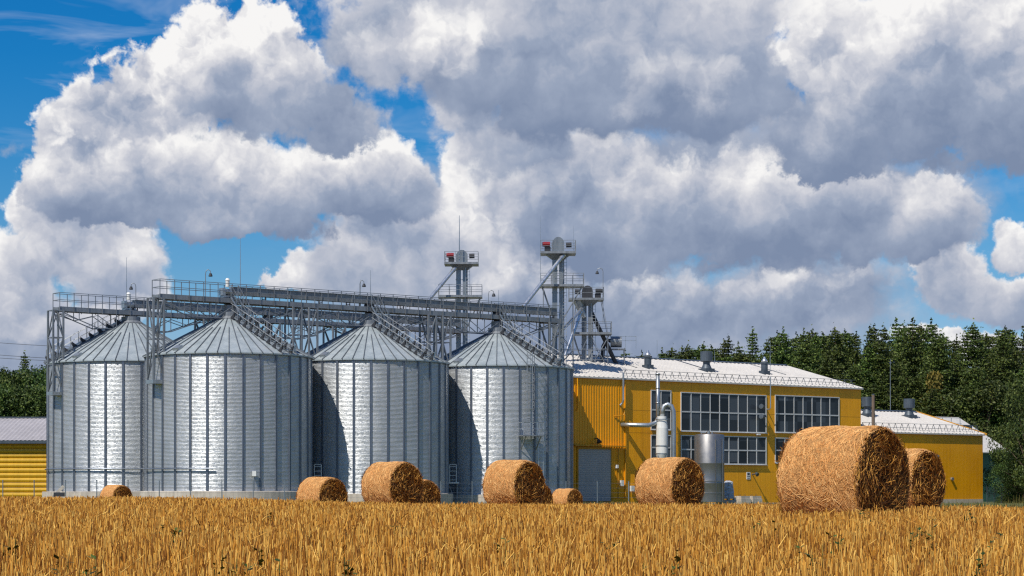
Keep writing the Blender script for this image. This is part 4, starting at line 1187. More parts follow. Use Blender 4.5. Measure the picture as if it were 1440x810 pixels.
# roller door with canopy
dx0, dx1 = fs(812)[0], fs(857.5)[0]; dz1 = fz(835, 632)
mb = MB(); z = .3; n = 0
while z < dz1 - .01:
    mb.box(dx0, dx1, -.135, -.12, z, min(z + .195, dz1)); mb.box(dx0, dx1, -.145, -.135, z + .02, min(z + .17, dz1)); z += .2
door = mb.build('roller_door', 'door_grey', hall)
mb = MB(); mb.box(dx0 - .14, dx0, -.17, -.11, .3, dz1 + .02); mb.box(dx1, dx1 + .14, -.17, -.11, .3, dz1 + .02); mb.box(dx0 - .14, dx1 + .14, -.17, -.11, dz1 + .02, dz1 + .2); mb.build('door_frame', 'ochre_trim', door)
cx0, cx1 = fs(804)[0], fs(877)[0]
mb = MB(); mb.box(cx0, cx1, -.55, -.10, dz1 + .28, dz1 + .36); mb.build('door_canopy', 'ochre_trim', hall)
mb = MB(); lx = fs(838, .3)[0]; mb.path([(lx, -.11, dz1 + .95), (lx, -.5, dz1 + 1.0), (lx, -.7, dz1 + .85)], .05, 8); mb.path([(lx, -.66, dz1 + .9), (lx, -.78, dz1 + .6)], .1, 12, radii=[.1, .26]); mb.build('wall_lamp', 'dark_steel', hall)
# pipes and fittings on the front
def wall_pipe(pts, r, m_, name='wall_pipe'):
    """pts: (px, py, metres off the wall)"""
    mb = MB(); q = []
    for px, py, o in pts:
        s_, d_ = fs(px, o); q.append((s_, -o, PZ(py, d_)))
    mb.path(q, r, 10); return mb.build(name, m_, hall)
wall_pipe([(876.5, 524, .35), (876.5, 545, .35), (876.5, 563, .35), (875, 567, .25), (872, 570, .12)], .09, 'light_steel', 'downpipe')
wall_pipe([(864, 585, .12), (870, 585, .2), (877, 584, .2), (878.5, 580, .15), (878.5, 574, .15)], .045, 'ochre_trim')
wall_pipe([(812, 532, .2), (812.5, 560, .2), (812.5, 575, .2), (811, 578, .12)], .05, 'yellow_panel', 'downpipe')
wall_pipe([(1083.5, 530, .5), (1083.5, 560, .5), (1083.5, 574, .5), (1081, 576, .3), (1078, 575, .02)], .055, 'light_steel', 'downpipe')
# two flood lamps at the big window
for py in (573, 587):
    s_, d_ = fs(1072, .5); z = PZ(py, d_); mb = MB()
    mb.path([(s_ + .35, -.05, z - .05), (s_ + .35, -.35, z - .05), (s_ + .1, -.5, z)], .05, 8); mb.path([(s_ + .25, -.5, z), (s_ - .12, -.62, z + .06), (s_ - .34, -.70, z + .10)], .2, 14, radii=[.14, .22, .24]); mb.build('flood_lamp', 'vent_grey', hall)
s_, d_ = fs(1063, .5); z = PZ(667, d_); mb = MB(); mb.path([(s_, -.005, z), (s_, -.55, z + .05)], .06, 8); mb.path([(s_, -.5, z + .1), (s_, -.75, z - .05)], .16, 12, radii=[.12, .2]); mb.build('flood_lamp', 'vent_grey', hall)
s_, d_ = fs(1066, .1); z = PZ(611, d_); mb = MB(); mb.box(s_ - .22, s_ + .22, -.26, -.005, z - .06, z + .06); mb.build('wall_lamp', 'white_paint', hall)
# white notice board with dark marks
s0, s1 = fs(1049.5)[0], fs(1055)[0]; z0, z1 = fz(1052, 674), fz(1052, 664)
mb = MB(); mb.box(s0, s1, -.04, -.005, z0, z1); sg = mb.build('notice_board', 'white_paint', hall)
mb = MB()
for i, (a, b_, c, e) in enumerate(((.2, .8, .62, .88), (.2, .45, .35, .5), (.55, .8, .35, .5), (.2, .8, .12, .2))):
    mb.box(s0 + (s1 - s0) * a, s0 + (s1 - s0) * b_, -.046, -.0405, z0 + (z1 - z0) * c, z0 + (z1 - z0) * e)
mb.build('notice_marks', 'dark_steel', sg)
# meter boxes and cable conduit by the corner
for px, py, w, h in ((874.5, 679.5, .16, .26), (889, 687, .2, .25), (897, 687.5, .34, .25), (867.5, 656, .1, .15)):
    s_, d_ = fs(px, .2); z = PZ(py, d_); mb = MB(); mb.box(s_ - w, s_ + w, -.32, -.104, z - h, z + h); mb.build('meter_box', 'white_paint', hall)
s_ = fs(869, .1)[0]; mb = MB(); mb.tube((s_, -.16, .6), (s_, -.16, fz(869, 632)), .035, 6); mb.build('cable_duct', 'ochre_trim', hall)
s_ = fs(878.5, .1)[0]; mb = MB(); mb.tube((s_, -.2, .6), (s_, -.2, fz(878, 632)), .035, 6); mb.build('cable_duct', 'ochre_trim', hall)
# vents on the roof: solve the roof plane for each photo position
def roof_at(px, py, ze, sl):
    """(x, y) on the front roof slope seen at photo pixel"""
    best = None
    for i in range(0, 240):
        y = i * .05 - .3
        s_, d_ = fs(px, -y)
        e = abs(PZ(py, d_) - roof_z(y, ze, sl))
        if best is None or e < best[0]: best = (e, s_, y)
    return best[1], best[2]
x, y = roof_at(911, 518, HE, sl); mushroom_vent(rf, x, y, HE, sl, .95)
x, y = roof_at(1075, 526, HE, sl); mushroom_vent(rf, x, y, HE, sl, .95)
x, y = roof_at(993.5, 522, HE, sl); cowl_vent(rf, x, y, HE, sl, .62, .95)
for px, py, yt in ((924, 506, 478), (1005, 512, 492), (1083, 522, 478)):
    x, y = roof_at(px, py, HE, sl); s_, d_ = fs(px, -y); mb = MB(); mb.path([(x, y, roof_z(y, HE, sl) - .1), (x, y, PZ(yt, d_))], .03, 6, radii=[.035, .012]); mb.build('lightning_rod', 'light_steel', rf)
# roof edge seams: dark laps running down the slope
for px, in ((870,), (960,), (1045,)):
    mb = MB()
    x, y = roof_at(px, 510, HE, sl); x0_ = x
    mb.beam((x0_, 5.0, roof_z(5.0, HE, sl) + .07), (x0_, HW - .3, roof_z(HW - .3, HE, sl) + .07), .14, .05)
    mb.build('roof_lap', 'vent_grey', rf)

# ---- lower hall to the right
LX0, LX1 = HX1 + .05, fs(1382)[0]
LE = fz(1384.5, 611.5)
low = thing('yellow_hall', 'low yellow hall with white roof at right end of the tall one', 'building', (W0[0], W0[1], 0), TH)
lrf, lsl = gable_hall(low, LX0 + .4, LX1, LE, 9.53, 2.58, 'yellow_panel', base=.42)
snow_guard(lrf, LX0 + .4, LX1, LE, lsl, h=.72)
mb = MB(); mb.box(LX0 + .4, LX1 + .02, -.16, -.104, LE - .10, LE + .02); mb.build('fascia', 'ochre_trim', low)
x, y = roof_at(1278.5, 587, LE, lsl); cowl_vent(lrf, x, y, LE, lsl, .60, .98)
x, y = roof_at(1219.5, 585, LE, lsl); cowl_vent(lrf, x, y, LE, lsl, .60, .98)
for px, py in ((1318, 641.5), (1339, 673.5)):
    s_, d_ = fs(px, .1); z = PZ(py, d_); mb = MB(); mb.path([(s_, -.005, z), (s_, -.22, z)], .17, 12); mb.build('wall_lamp', 'light_steel', low)
mb = MB()
mb.beam((LX1 + .20, -.4, roof_z(-.4, LE, lsl) + .03), (LX1 + .20, 9.53, roof_z(9.53, LE, lsl) + .03), .12, .22); mb.build('verge_trim', 'ochre_trim', low)

# ---- long white roofed hall far behind, between the low hall and the wood
dF = 252.0
far = thing('far_hall', 'far long hall with pale roof and small rooftop units behind the low hall', 'building', (PX(1330, dF), dF, 0), TH)
fx0, fx1 = -9.0, 11.0; fe = 6.0
mb = MB(); mb.extrude([(0, 0), (16, 0), (16, fe), (8, fe + 4.2), (0, fe)], fx0, fx1); mb.build('wall', 'green_wall', far)
mb = MB()
for a, b_ in (((-.5, fe - .15), (8, fe + 4.35)), ((16.5, fe - .15), (8, fe + 4.35))):
    mb.add([(fx0 - .4, a[0], a[1]), (fx1 + .4, a[0], a[1]), (fx1 + .4, b_[0], b_[1]), (fx0 - .4, b_[0], b_[1]), (fx0 - .4, a[0], a[1] + .12), (fx1 + .4, a[0], a[1] + .12), (fx1 + .4, b_[0], b_[1] + .12), (fx0 - .4, b_[0], b_[1] + .12)], MB.BF)
frf = mb.build('roof', 'white_roof', far)
for i in range(8):
    x = fx0 + 2.2 + i * 2.2; y = 3.6 + (i % 3) * 1.0; z = fe + y / 8 * 4.3; mb = MB(); w = .5 + .3 * (i % 2); mb.box(x - w, x + w, y - .5, y + .5, z - .3, z + .75); mb.box(x - w - .1, x + w + .1, y - .6, y + .6, z + .75, z + .9)
    mb.build('rooftop_unit', 'ochre_trim' if i % 4 == 1 else ('vent_grey' if i % 2 else 'light_steel'), frf)
mb = MB()
for i in range(12):
    x = fx0 + 1 + i * 1.6; y = 6.2; z = fe + y / 8 * 4.3; mb.beam((x, y, z - .2), (x, y, z + .95), .06)
mb.beam((fx0 + 1, 6.2, fe + 6.2 / 8 * 4.3 + .95), (fx0 + 18.6, 6.2, fe + 6.2 / 8 * 4.3 + .95), .06)
mb.build('roof_rail', 'light_steel', frf)

# ---- low yellow shed on the far left
dS = 192.0
shed = thing('yellow_shed', 'low yellow shed of horizontal boards under a grey roof, far left', 'building', (PX(-30, dS), dS, 0), 0)
sx0, sx1 = -14.0, PX(103, dS) - PX(-30, dS); se = PZ(620, dS)
mb = MB(); mb.extrude([(.08, .1), (13.9, .1), (13.9, se - .05), (8.5, se + .9), (.08, se - .1)], sx0, sx1); mb.build('wall', 'yellow_panel', shed)
mb = MB(); z = .25
while z < se - .35:
    prof = [(.07, z), (-.01, z + .06), (-.05, z + .2), (-.01, z + .36), (.07, z + .42)]
    mb.extrude(prof, sx0 + .02, sx1 - .02); z += .44
mb.build('log_cladding', 'yellow_boards', shed)
sy = 8.5; sr = PZ(588, dS + sy) - se
mb = MB(); n = 60
for (ya, za, yb, zb) in ((-.5, se + .02, sy, se + sr), (sy + 9, se + .02, sy, se + sr)):
    vs = []
    xs = np.linspace(sx0 - .4, sx1 + .2, n * 2 + 1)
    for i, x in enumerate(xs):
        dz = .05 if i % 2 else 0
        vs += [(x, ya, za + dz), (x, yb, zb + dz)]
    mb.add(vs, [(2 * i, 2 * i + 2, 2 * i + 3, 2 * i + 1) for i in range(len(xs) - 1)])
srf = mb.build('roof', 'grey_roof', shed)
mb = MB(); mb.box(sx0 - .4, sx1 + .2, -.62, -.48, se - .25, se + .02); mb.build('gutter', 'vent_grey', shed)
mb = MB(); mb.box(sx0 - .4, sx1 + .2, sy - .25, sy + .25, se + sr, se + sr + .12); mb.build('ridge_cap', 'vent_grey', srf)

# ------------------------------------------------------------------ machinery in front of the hall
oC = 2.2
s_, d_ = fs(931, oC); Lw = lambda px, py, o=oC: (PX(px, fs(px, o)[1]), fs(px, o)[1], PZ(py, fs(px, o)[1]))
cyc = thing('dust_cyclone', 'white dust cyclone with bent duct and tall chimney pipe before the windows', 'dust cyclone', (Lw(931, 700)[0], Lw(931, 700)[1], 0))
off = (Lw(931, 700)[0], Lw(931, 700)[1], 0)
cx, cy = off[0], off[1]; z_ = lambda py: PZ(py, cy); pxm = cy / F
mb = MB(); r1 = 8.6 * pxm
mb.lathe([(0, z_(585)), (r1 * .78, z_(585.5)), (r1 * .80, z_(590)), (r1, z_(602)), (r1, z_(640)), (r1 * .8, z_(645)), (r1 * .2, z_(676)), (0, z_(676))], c=(cx, cy), n=28)
mb.build('cyclone_body', 'white_paint', cyc, smooth=False, off=off)
mb = MB()
for py in (590, 627, 638): mb.lathe([(r1 * 1.0, z_(py) - .05), (r1 * 1.06, z_(py) - .04), (r1 * 1.06, z_(py) + .04), (r1 * 1.0, z_(py) + .05)], c=(cx, cy), n=28)
mb.build('clamp_ring', 'light_steel', cyc, off=off)
mb = MB(); ux = pxm
pts = [(cx + 0 * ux, cy, z_(586)), (cx + .5 * ux, cy, z_(577)), (cx + 3 * ux, cy, z_(571)), (cx + 8 * ux, cy, z_(568.5)), (cx + 13 * ux, cy, z_(571)), (cx + 15.8 * ux, cy, z_(578)), (cx + 16.2 * ux, cy, z_(588)), (cx + 16.2 * ux, cy, z_(690)), (cx + 16.2 * ux, cy, .2)]
mb.path(pts, 3.3 * ux, 16); mb.build('bent_duct', 'light_steel', cyc, smooth=True, off=off)
mb = MB(); mb.tube((cx - 5 * ux, cy + .9, z_(610)), (cx - 5 * ux, cy + .9, z_(525.5)), 2.7 * ux, 14); mb.tube((cx - 5 * ux, cy + .9, z_(526)), (cx - 5 * ux, cy + .9, z_(524.3)), 3.5 * ux, 14)
for py in (545, 566, 590): mb.tube((cx - 5 * ux, cy + .9, z_(py) - .05), (cx - 5 * ux, cy + .9, z_(py) + .05), 3.2 * ux, 14)
mb.build('chimney_pipe', 'light_steel', cyc, smooth=True, off=off)
mb = MB(); h0 = Vector(Lw(873.5, 597.5, 0.0)); h1 = Vector(Lw(912, 598, oC - .1)); h2 = Vector((cx - 9 * ux, cy, z_(595))); h3 = Vector((cx - 5 * ux, cy, z_(588)))
mb.path([h0, h0.lerp(h1, .35), h1, h2, h3], 3.2 * ux, 14); mb.build('intake_duct', 'light_steel', cyc, smooth=True, off=off)
mb = MB()
for a in (45, 135, 225, 315):
    q = Vector((cx + r1 * .95 * math.cos(R_(a)), cy + r1 * .95 * math.sin(R_(a)), 0)); mb.beam(q, q + Vector((0, 0, z_(640))), .1)
mb.build('leg_frame', 'gantry_steel', cyc, off=off)

dT = fs(997, 6.5)[1]; tk = thing('steel_tank', 'upright stainless steel tank beside the bale before the hall windows', 'tank', (PX(997.5, dT), dT, 0))
tr_ = 21.0 / F * dT; zt = PZ(611.5, dT)
mb = MB(); mb.lathe([(tr_, .22), (tr_, 1.9), (tr_ + .012, 1.93), (tr_, 1.96), (tr_, zt - 2.6), (tr_ + .012, zt - 2.57), (tr_, zt - 2.54), (tr_, zt - .05), (tr_ * .97, zt)], n=64); mb.build('tank_shell', 'stainless', tk, smooth=True)
mb = MB(); mb.lathe([(tr_ * .97, zt), (tr_ * .6, zt + .10), (0, zt + .14)], n=48); mb.build('tank_lid', 'stainless', tk)
mb = MB()
for a in (30, 120, 210, 300): mb.tube((tr_ * .85 * math.cos(R_(a)), tr_ * .85 * math.sin(R_(a)), 0), (tr_ * .85 * math.cos(R_(a)), tr_ * .85 * math.sin(R_(a)), .3), .1, 10)
mb.build('tank_leg', 'stainless', tk)
mb = MB(); mb.tube((-.1, -.2, zt + .1), (-.1, -.2, zt + .36), .13, 12); mb.tube((.25, .1, zt + .1), (.25, .1, zt + .28), .09, 12); mb.box(-.8, -.3, -.05, .05, zt + .18, zt + .26); mb.box(-.75, -.7, -.05, .05, zt, zt + .2); mb.build('lid_fitting', 'light_steel', tk)
mb = MB()
for zz_ in (1.05, 2.1): mb.lathe([(tr_ + .004, zz_ - .06), (tr_ + .03, zz_ - .05), (tr_ + .03, zz_ + .05), (tr_ + .004, zz_ + .06)], n=64)
mb.build('base_band', 'stainless', tk)
mb = MB()
for a in (-70, -38): mb.path([(tr_ * math.cos(R_(a)) * 1.04, tr_ * math.sin(R_(a)) * 1.04, .3), (tr_ * math.cos(R_(a)) * 1.04, tr_ * math.sin(R_(a)) * 1.04, zt - .4)], .035, 6)
mb.build('riser_pipe', 'stainless', tk)

dP = fs(1026, 4.5)[1]; pl = thing('wrapped_pallet', 'film wrapped bluish load on a low base right of the steel tank', 'pallet load', (PX(1024, dP), dP, 0))
mb = MB(); rr = random.Random(4); vs = []
N_, M_ = 22, 12
for j in range(M_ + 1):
    for i in range(N_):
        a = 2 * math.pi * i / N_; sq = 1.0 / max(abs(math.cos(a)), abs(math.sin(a))) * .82
        sq = min(sq, 1.02); tpr = 1 - .25 * (j / M_) ** 2 if j < M_ else .3
        vs.append(((.62 * sq * tpr + rr.uniform(-.04, .04)) * math.cos(a), (.55 * sq * tpr + rr.uniform(-.04, .04)) * math.sin(a), .62 + 1.55 * j / M_ + rr.uniform(-.03, .03)))
fs__ = [(j * N_ + i, j * N_ + (i + 1) % N_, (j + 1) * N_ + (i + 1) % N_, (j + 1) * N_ + i) for j in range(M_) for i in range(N_)] + [tuple(M_ * N_ + i for i in range(N_))]
mb.add(vs, fs__); mb.build('wrapped_load', 'clear_wrap', pl)
mb = MB()
for y in (-.5, 0, .5): mb.box(-.65, .65, y - .06, y + .06, .52, .64)
for x in (-.55, 0, .55): mb.box(x - .1, x + .1, -.58, .58, .40, .52)
mb.box(-.7, .7, -.6, .6, 0, .40)
mb.build('pallet', 'concrete', pl)

gdesc = ['left one of the two concrete blocks below the notice board', 'right one of the two concrete blocks below the notice board']
for i, px in enumerate((1044, 1060)):
    o = 3.0; s_, d_ = fs(px, o); zt = PZ(697.5, d_)
    t = thing('concrete_block', gdesc[i], 'concrete block', (PX(px, d_), d_, 0), TH, 'concrete blocks at the hall wall')
    mb = MB(); mb.box(-.62, .62, -.5, .5, 0, zt - .25); mb.box(-.56, .56, -.44, .44, zt - .25, zt); mb.build('block_body', 'concrete', t)
    mb = MB()
    for sx in (-.3, .3): mb.path([(sx - .1, 0, zt - .02), (sx - .1, 0, zt + .1), (sx + .1, 0, zt + .1), (sx + .1, 0, zt - .02)], .02, 6)
    mb.build('lifting_loop', 'dark_steel', t)

# wooden utility pole before the low hall roof
dp = 150.0
t = thing('utility_pole', 'weathered wooden pole standing behind the largest bale', 'pole', (PX(1228, dp), dp, 0))
mb = MB(); zt = PZ(555, dp); mb.path([(0, 0, -.2), (0, 0, zt * .5), (0, 0, zt)], .13, 12, radii=[.15, .13, .11]); mb.build('shaft', 'weathered_wood', t)
mb = MB(); mb.lathe([(.12, zt - .02), (.13, zt), (.0, zt + .07)], n=12); mb.build('pole_cap', 'vent_grey', t)

# thin street lamp masts in the yard behind the hall, before the wood
for px, yt, d, lab in ((1252, 505, 262, 'tall thin mast rising before the wood behind the low hall'),):
    t = thing('thin_mast', lab, 'mast', (PX(px, d), d, 0)); zt = PZ(yt, d)
    mb = MB(); mb.path([(0, 0, 0), (0, 0, zt)], .05, 8, radii=[.07, .03]); mb.build('shaft', 'trunk_steel', t)
    mb = MB(); mb.box(-.16, .16, -.03, .03, zt - .5, zt - .44); mb.build('cross_arm', 'trunk_steel', t)

# wire fence between field and yard
fence = thing('wire_fence', 'thin wire fence with slim posts along the yard in front of the silos', 'fence', (PX(300, 150), 150.0, 0))
fo = (PX(300, 150), 150.0, 0)
prev = None; pm = None; n = 0
wires = MB()
for px in list(range(-40, 940, 44)):
    d = 150.0 + (px - 300) * .012
    x = PX(px, d); h = 2.0 + .15 * math.sin(px)
    mb = MB(); mb.tube((x, d, -.1), (x, d, h), .034, 8); mb.tube((x, d, h), (x, d, h + .04), .045, 8)
    mb.build('fence_post', 'trunk_steel', fence, off=fo)
    if prev is not None:
        for hz in (.35, .7, 1.05, 1.4, 1.75): wires.tube((prev[0], prev[1], hz), (x, d, hz), .006, 4)
    prev = (x, d)
wires.build('fence_wire', 'galvanised_rib', fence, off=fo)
f2 = thing('mesh_fence', 'grey green mesh fence beside the low hall at the right edge', 'fence', (PX(1400, 220), 220.0, 0)); fo = (PX(1400, 220), 220.0, 0)
prev = None; w2 = MB()
for px in range(1388, 1480, 10):
    d = 219.0 + (px - 1388) * .05; x = PX(px, d)
    mb = MB(); mb.tube((x, d, 0), (x, d, 1.7), .04, 8); mb.tube((x, d, 1.7), (x, d, 1.74), .05, 8); mb.build('fence_post', 'vent_grey', f2, off=fo)
    if prev is not None:
        for k in range(9): w2.tube((prev[0], prev[1], .1 + k * .19), (x, d, .1 + k * .19), .010, 4)
        for k in range(6):
            u = k / 6; w2.tube((prev[0] + (x - prev[0]) * u, prev[1] + (d - prev[1]) * u, .1), (prev[0] + (x - prev[0]) * u, prev[1] + (d - prev[1]) * u, 1.65), .008, 4)
    prev = (x, d)
w2.build('mesh_panel', 'vent_grey', f2, off=fo)

# oddments at the silo feet
def access_steps(px, o_d, label):
    d = o_d; t = thing('access_steps', label, 'steps', (PX(px, d), d, 0), 0, 'white access ladders at the silo feet')
    mb = MB(); z1, z0 = PZ(653, d), PZ(678, d)
    for sx in (-.28, .28): mb.beam((sx, 0, z0), (sx, 0, z1), .06)
    for k in range(4): mb.beam((-.28, 0, z0 + (z1 - z0) * (k + .5) / 4), (.28, 0, z0 + (z1 - z0) * (k + .5) / 4), .04)
    mb.beam((-.28, 0, z1), (.28, 0, z1), .06); mb.build('ladder', 'white_paint', t)
    mb = MB(); mb.box(-1.2, .5, -.1, .8, z0 - .12, z0); mb.build('step_landing', 'white_paint', t)
    mb = MB()
    for sx in (-1.0, .35): mb.beam((sx, .3, 0), (sx, .3, z0 - .12), .08)
    mb.beam((.35, .3, 0), (-.4, .3, z0 - .12), .06); mb.build('stand', 'gantry_steel', t)
access_steps(447, 172.5, 'white access ladder and landing between the second and third silo')
access_steps(637, 180.0, 'white access ladder and landing between the third silo and the rightmost')
t = thing('gravity_outlet', 'dark outlet chute at the foot of the leftmost silo', 'chute', (PX(78, 172), 172, 0)); mb = MB()
mb.beam((-.7, 0, .2), (.6, .3, 1.6), .5, .25); mb.build('chute_body', 'concrete', t); mb = MB(); mb.box(-.1, .7, -.25, .25, .75, 1.1); mb.build('slide_gate', 'dark_steel', t)

# power lines far left
t = thing('power_line', 'thin overhead power wires crossing the sky at the far left', 'power line', (PX(-60, 330), 330, 0))
tx = PX(-60, 330)
for k, (ya, yb) in enumerate(((477, 489), (494, 506.5), (499, 509))):
    mb = MB(); pts = []
    for i in range(9):
        u = i / 8; px = -60 + u * 200; d = 330; sag = .8 * 4 * u * (1 - u) * .25
        pts.append((PX(px, d) - tx, 0, PZ(ya + (yb - ya) * u, d) - sag))
    mb.path(pts, .035, 5); mb.build('wire', 'dark_steel', t)
for px in (-60, 140):
    mb = MB(); x = PX(px, 330) - tx; mb.tube((x, 0, 0), (x, 0, PZ(465, 330)), .16, 10); mb.box(x - .9, x + .9, -.08, .08, PZ(500, 330), PZ(497, 330)); mb.build('pylon_pole', 'weathered_wood', t)
# ------------------------------------------------------------------ trees
def cards(centers, sizes, r, tri=True):
    """random leaf faces round given centres"""
    n = len(centers); c = np.array(centers); s_ = np.array(sizes)[:, None]
    a = r.normal(size=(n, 3)); a /= np.linalg.norm(a, axis=1)[:, None]
    b_ = np.cross(a, r.normal(size=(n, 3))); b_ /= np.linalg.norm(b_, axis=1)[:, None]
    V = np.stack([c + a * s_, c + b_ * s_ * .55, c - a * s_ * .8, c - b_ * s_ * .55], 1).reshape(-1, 3)
    return V, np.arange(n * 4).reshape(-1, 4)
def conifer_mesh(H, seed, spread=.22, bare=.12, top_round=.0, leafmat='conifer_needles', gap=.07):
    r = np.random.default_rng(seed)
    mb = MB(); lean = r.normal(0, .012, 2)
    def ax(z): return Vector((lean[0] * z + .12 * math.sin(z * .4 + seed), lean[1] * z, z))
    mb.path([ax(H * i / 8) for i in range(9)], .2, 8, radii=[H * .013 * (1 - .93 * i / 8) for i in range(9)])
    cs, sz = [], []
    z = H * bare
    while z < H * .985:
        t = (z / H - bare) / (1 - bare)
        Lm = H * spread * ((1 - t) ** (.95 - .4 * top_round)) * (.55 + .45 * min(1, t * 5)) + .30
        k = int(r.integers(5, 8)); a0 = r.uniform(0, 6.28)
        for i in range(k):
            if r.random() < gap: continue
            a = a0 + 6.28 * i / k + r.normal(0, .25); L = Lm * r.uniform(.6, 1.18)
            up = .15 + .45 * t - .18 * (1 - t); b0 = ax(z)
            tip = b0 + Vector((math.cos(a) * L, math.sin(a) * L, L * (up * .5) - .1 * L))
            if L > .8: mb.path([b0, b0.lerp(tip, .5) + Vector((0, 0, .06 * L)), tip], .05, 5, radii=[.014 * L + .02, .012 * L, .01])
            nc = max(2, int(L / .26))
            for j in range(nc):
                u = .22 + .78 * (j + r.random()) / nc
                p = b0.lerp(tip, u) + Vector((0, 0, .06 * L * 4 * u * (1 - u) + .0))
                w = (.16 + .30 * L / 3.0 * (1 - abs(u - .55)))
                m_ = 15 if L > 1 else 9
                q = r.normal(0, 1, (m_, 3)) * np.array([w, w, w * .34]) + np.array(p)
                cs += list(q); sz += list(r.uniform(.07, .20, m_))
        z += (.36 + .34 * (1 - t)) * r.uniform(.8, 1.2) * H / 22
    tip = ax(H)
    for _ in range(14): cs.append(np.array(tip) + r.normal(0, 1, 3) * np.array([.1, .1, .35])); sz.append(.2)
    V, Fq = cards(cs, sz, r)
    trunk = mb.mesh('trunk', 'bark')
    me = bpy.data.objects.new('tmp', None)
    return trunk, V, Fq, leafmat
def crown_mesh(V, Fq, m_):
    o = mesh_np('crown', V, Fq, [m_]); me = o.data; bpy.data.objects.remove(o); return me
def broad_mesh(H, Wd, seed, leafmat='broad_leaves', bare=.14, n_l=16, leaf=(.08, .20), per=620):
    r = np.random.default_rng(seed); mb = MB()
    mb.path([(0, 0, 0), (.1, .05, H * .3), (.0, .1, H * .6), (.1, 0, H * .85)], .2, 8, radii=[H * .017, H * .013, H * .008, .03])
    cs, sz = [], []
    for k in range(n_l):
        u = r.uniform(bare, .96); a = r.uniform(0, 6.28)
        prof = math.sin(math.pi * min(1, max(0.05, (u - bare + .12) / (1.12 - bare)))) ** .7
        rr = Wd / 2 * prof * r.uniform(.35, .95)
        c = np.array([math.cos(a) * rr, math.sin(a) * rr, u * H]); R0 = Wd * r.uniform(.14, .25)
        mb.path([(0, .05, max(.4, u * H * .55)), (c[0] * .6, c[1] * .6, u * H * .85), tuple(c)], .05, 5, radii=[H * .006, H * .004, .015])
        d = r.normal(size=(per, 3)); d /= np.linalg.norm(d, axis=1)[:, None]
        rad_ = R0 * r.uniform(.35, 1.08, per) ** .6
        q = c + d * rad_[:, None] * np.array([1, 1, .78])
        cs += list(q); sz += list(r.uniform(leaf[0], leaf[1], per))
    V, Fq = cards(cs, sz, r)
    return mb.mesh('trunk', 'bark'), V, Fq, leafmat
con = []
for i, (H, spd, bare, tr) in enumerate(((22, .20, .10, .2), (22, .18, .14, .1), (22, .22, .12, .6), (22, .20, .22, .9), (22, .165, .08, 0), (22, .21, .28, 1.0), (22, .19, .10, .5))):
    tk_, V, Fq, lm = conifer_mesh(H, 40 + i, spd, bare, tr)
    con.append((tk_, crown_mesh(V, Fq, lm)))
bro = []
for i, (H, Wd, lm, n_l) in enumerate(((12, 9, 'broad_leaves', 26), (12, 8, 'broad_leaves', 22), (12, 10, 'dark_bush_leaves', 34), (9, 6, 'yellowing_leaves', 14))):
    tk_, V, Fq, lm = broad_mesh(H, Wd, 70 + i, lm, n_l=n_l, bare=.03 if lm == 'dark_bush_leaves' else .12)
    bro.append((tk_, crown_mesh(V, Fq, lm)))
def plant(name, protos, i, px, d, ytop, label, group, H0, cat='tree', rz=None, wide=1.0):
    s_ = PZ(ytop, d) / H0
    t = thing(name, label, cat, (PX(px, d), d, -.05), random.uniform(0, 6.28) if rz is None else rz, group)
    t.scale = (s_ * wide, s_ * wide, s_)
    linked('trunk', protos[i][0], t); linked('crown', protos[i][1], t)
    return t
# skyline of the wood behind the halls (photo column, row of the tree top)
sky_line = [(884, 493), (900, 497), (930, 494), (944, 490), (957, 492), (968, 486), (980, 489), (992, 484), (1003, 488), (1016, 480), (1029, 476), (1043, 483), (1061, 466), (1078, 478), (1090, 470), (1103, 466), (1117, 472),
            (1131, 468), (1146, 464), (1160, 470), (1175, 461), (1190, 466), (1205, 470), (1219, 463), (1232, 459), (1247, 461), (1258, 450), (1272, 456), (1281, 451), (1296, 457), (1315, 453), (1330, 470), (1345, 476),
            (1371, 456), (1388, 470), (1400, 478), (1415, 461), (1428, 470), (1442, 456), (1458, 460), (1475, 465), (1490, 458)]
G1 = 'conifers in the wood behind the yellow halls'
for i, (px, y) in enumerate(sky_line):
    d = 300 + (i * 37 % 23)
    lab = 'dark green conifer on the skyline of the wood behind the yellow halls'
    if (px, y) == (1061, 466): lab = 'pointed conifer standing out above its neighbours over the round roof vent'
    if (px, y) == (1371, 456): lab = 'tall separate conifer with open sky left of it, above the low hall end'
    if (px, y) == (884, 493): lab = 'leftmost conifer of the wood, peeking over the tall hall roof'
    if (px, y) == (1258, 450): lab = 'tallest conifer of the wood, its top highest on the skyline'
    plant('conifer_tree', con, (i * 3 + i // 4) % 7, px, d, y, lab, G1, 22.0, wide=random.uniform(.9, 1.12))
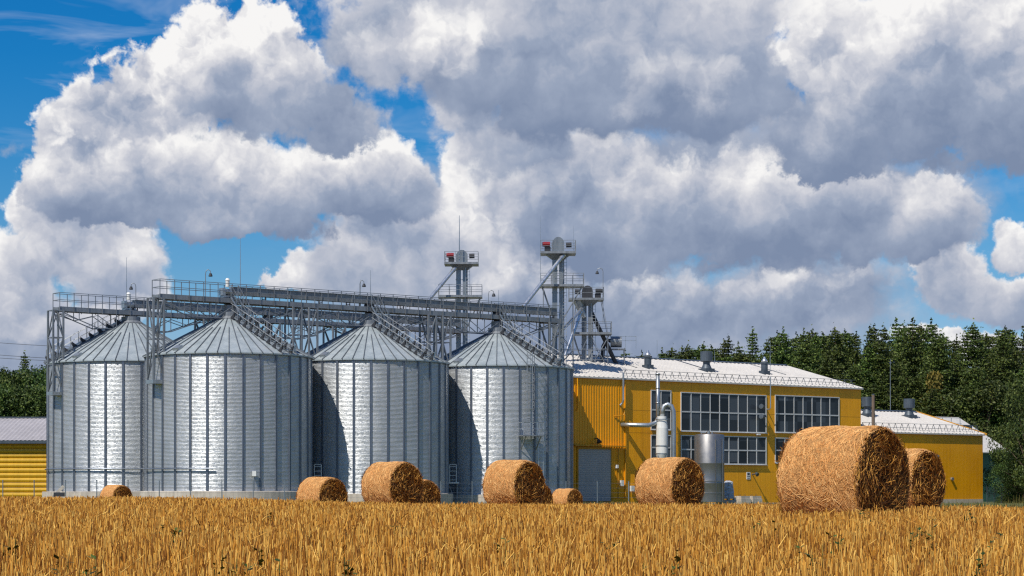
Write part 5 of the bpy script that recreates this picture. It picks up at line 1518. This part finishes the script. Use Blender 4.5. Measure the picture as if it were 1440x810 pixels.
# nearer rank inside the wood
px = 1085.0; i = 0
while px < 1490:
    y = 500 + 22 * math.sin(px * .07) + random.uniform(-8, 12)
    plant('conifer_tree', con, (i * 5 + 2) % 7, px, (276 if px < 1200 else 288) + random.uniform(-5, 8), y, 'dark green conifer in the nearer rank at the edge of the wood', 'nearer conifers at the edge of the wood', 22.0, wide=random.uniform(1.0, 1.25))
    px += random.uniform(13, 20); i += 1
px = 1090.0
while px < 1490:
    y = 548 + 12 * math.sin(px * .09) + random.uniform(-8, 10)
    plant('young_tree', bro if i % 3 == 0 else con, i % 3 if i % 3 == 0 else (i * 2) % 7, px, (266 if px < 1200 else 283) + random.uniform(-3, 3), y, 'low young tree at the foot of the wood behind the halls', 'young trees at the foot of the wood', 12.0 if i % 3 == 0 else 22.0, wide=1.5 if i % 3 else 1.2)
    px += random.uniform(17, 24); i += 1
px = 890.0
while px < 1100:
    y = 507 + random.uniform(-4, 6) - (px - 890) * .06
    plant('young_tree', con, (i * 2) % 7, px, 288, y, 'conifer in the second rank just above the tall hall roof', 'second rank conifers above the tall hall roof', 22.0, wide=1.3)
    px += random.uniform(13, 18); i += 1
plant('birch_tree', bro, 3, 1309, 284, 530, 'small yellowing tree glowing among the dark conifers', None, 9.0, wide=.55)
# broadleaved tree and bushes at the right edge
plant('broadleaf_tree', bro, 0, 1444, 214, 528, 'tall loose leafy tree at the right edge overhanging the low hall', None, 12.0, wide=.62)
plant('broadleaf_tree', bro, 1, 1431, 222, 592, 'medium leafy tree leaning over the far pale roof, right of the low hall', None, 12.0, wide=.75)
plant('leafy_bush', bro, 2, 1413, 226, 632, 'dark leafy bush against the end of the low hall', None, 12.0, 'bush', wide=1.05)
plant('leafy_bush', bro, 2, 1440, 218, 618, 'large dark leafy bush below the tall tree at the right edge', None, 12.0, 'bush', wide=1.05)
plant('leafy_bush', bro, 2, 1462, 216, 600, 'dark leafy bush cut off by the right frame edge', None, 12.0, 'bush', wide=1.05)
# wood on the left
lx = [(-34, 522), (-18, 519), (-3, 521), (11, 517), (24, 521), (38, 519), (52, 522), (66, 518), (80, 521), (94, 520)]
for i, (px, y) in enumerate(lx):
    plant('broadleaf_tree', bro, i % 3, px, 268 + (i * 7 % 9), y + 5, 'dense round broadleaved tree of the wood behind the low yellow shed', 'broadleaved trees behind the low yellow shed', 12.0, wide=.92)
for i in range(8):
    plant('broadleaf_tree', bro, (i + 1) % 3, -30 + i * 17, 258, 548 + 7 * math.sin(i * 2.1), 'lower leafy tree directly behind the shed roof', 'lower trees behind the shed roof', 12.0, wide=1.0)
plant('spruce_tree', con, 4, 34, 282, 499, 'single pointed spruce sticking up above the left wood', None, 22.0)
for o in list(bpy.data.objects):
    if o.name.startswith('tmp'): bpy.data.objects.remove(o)
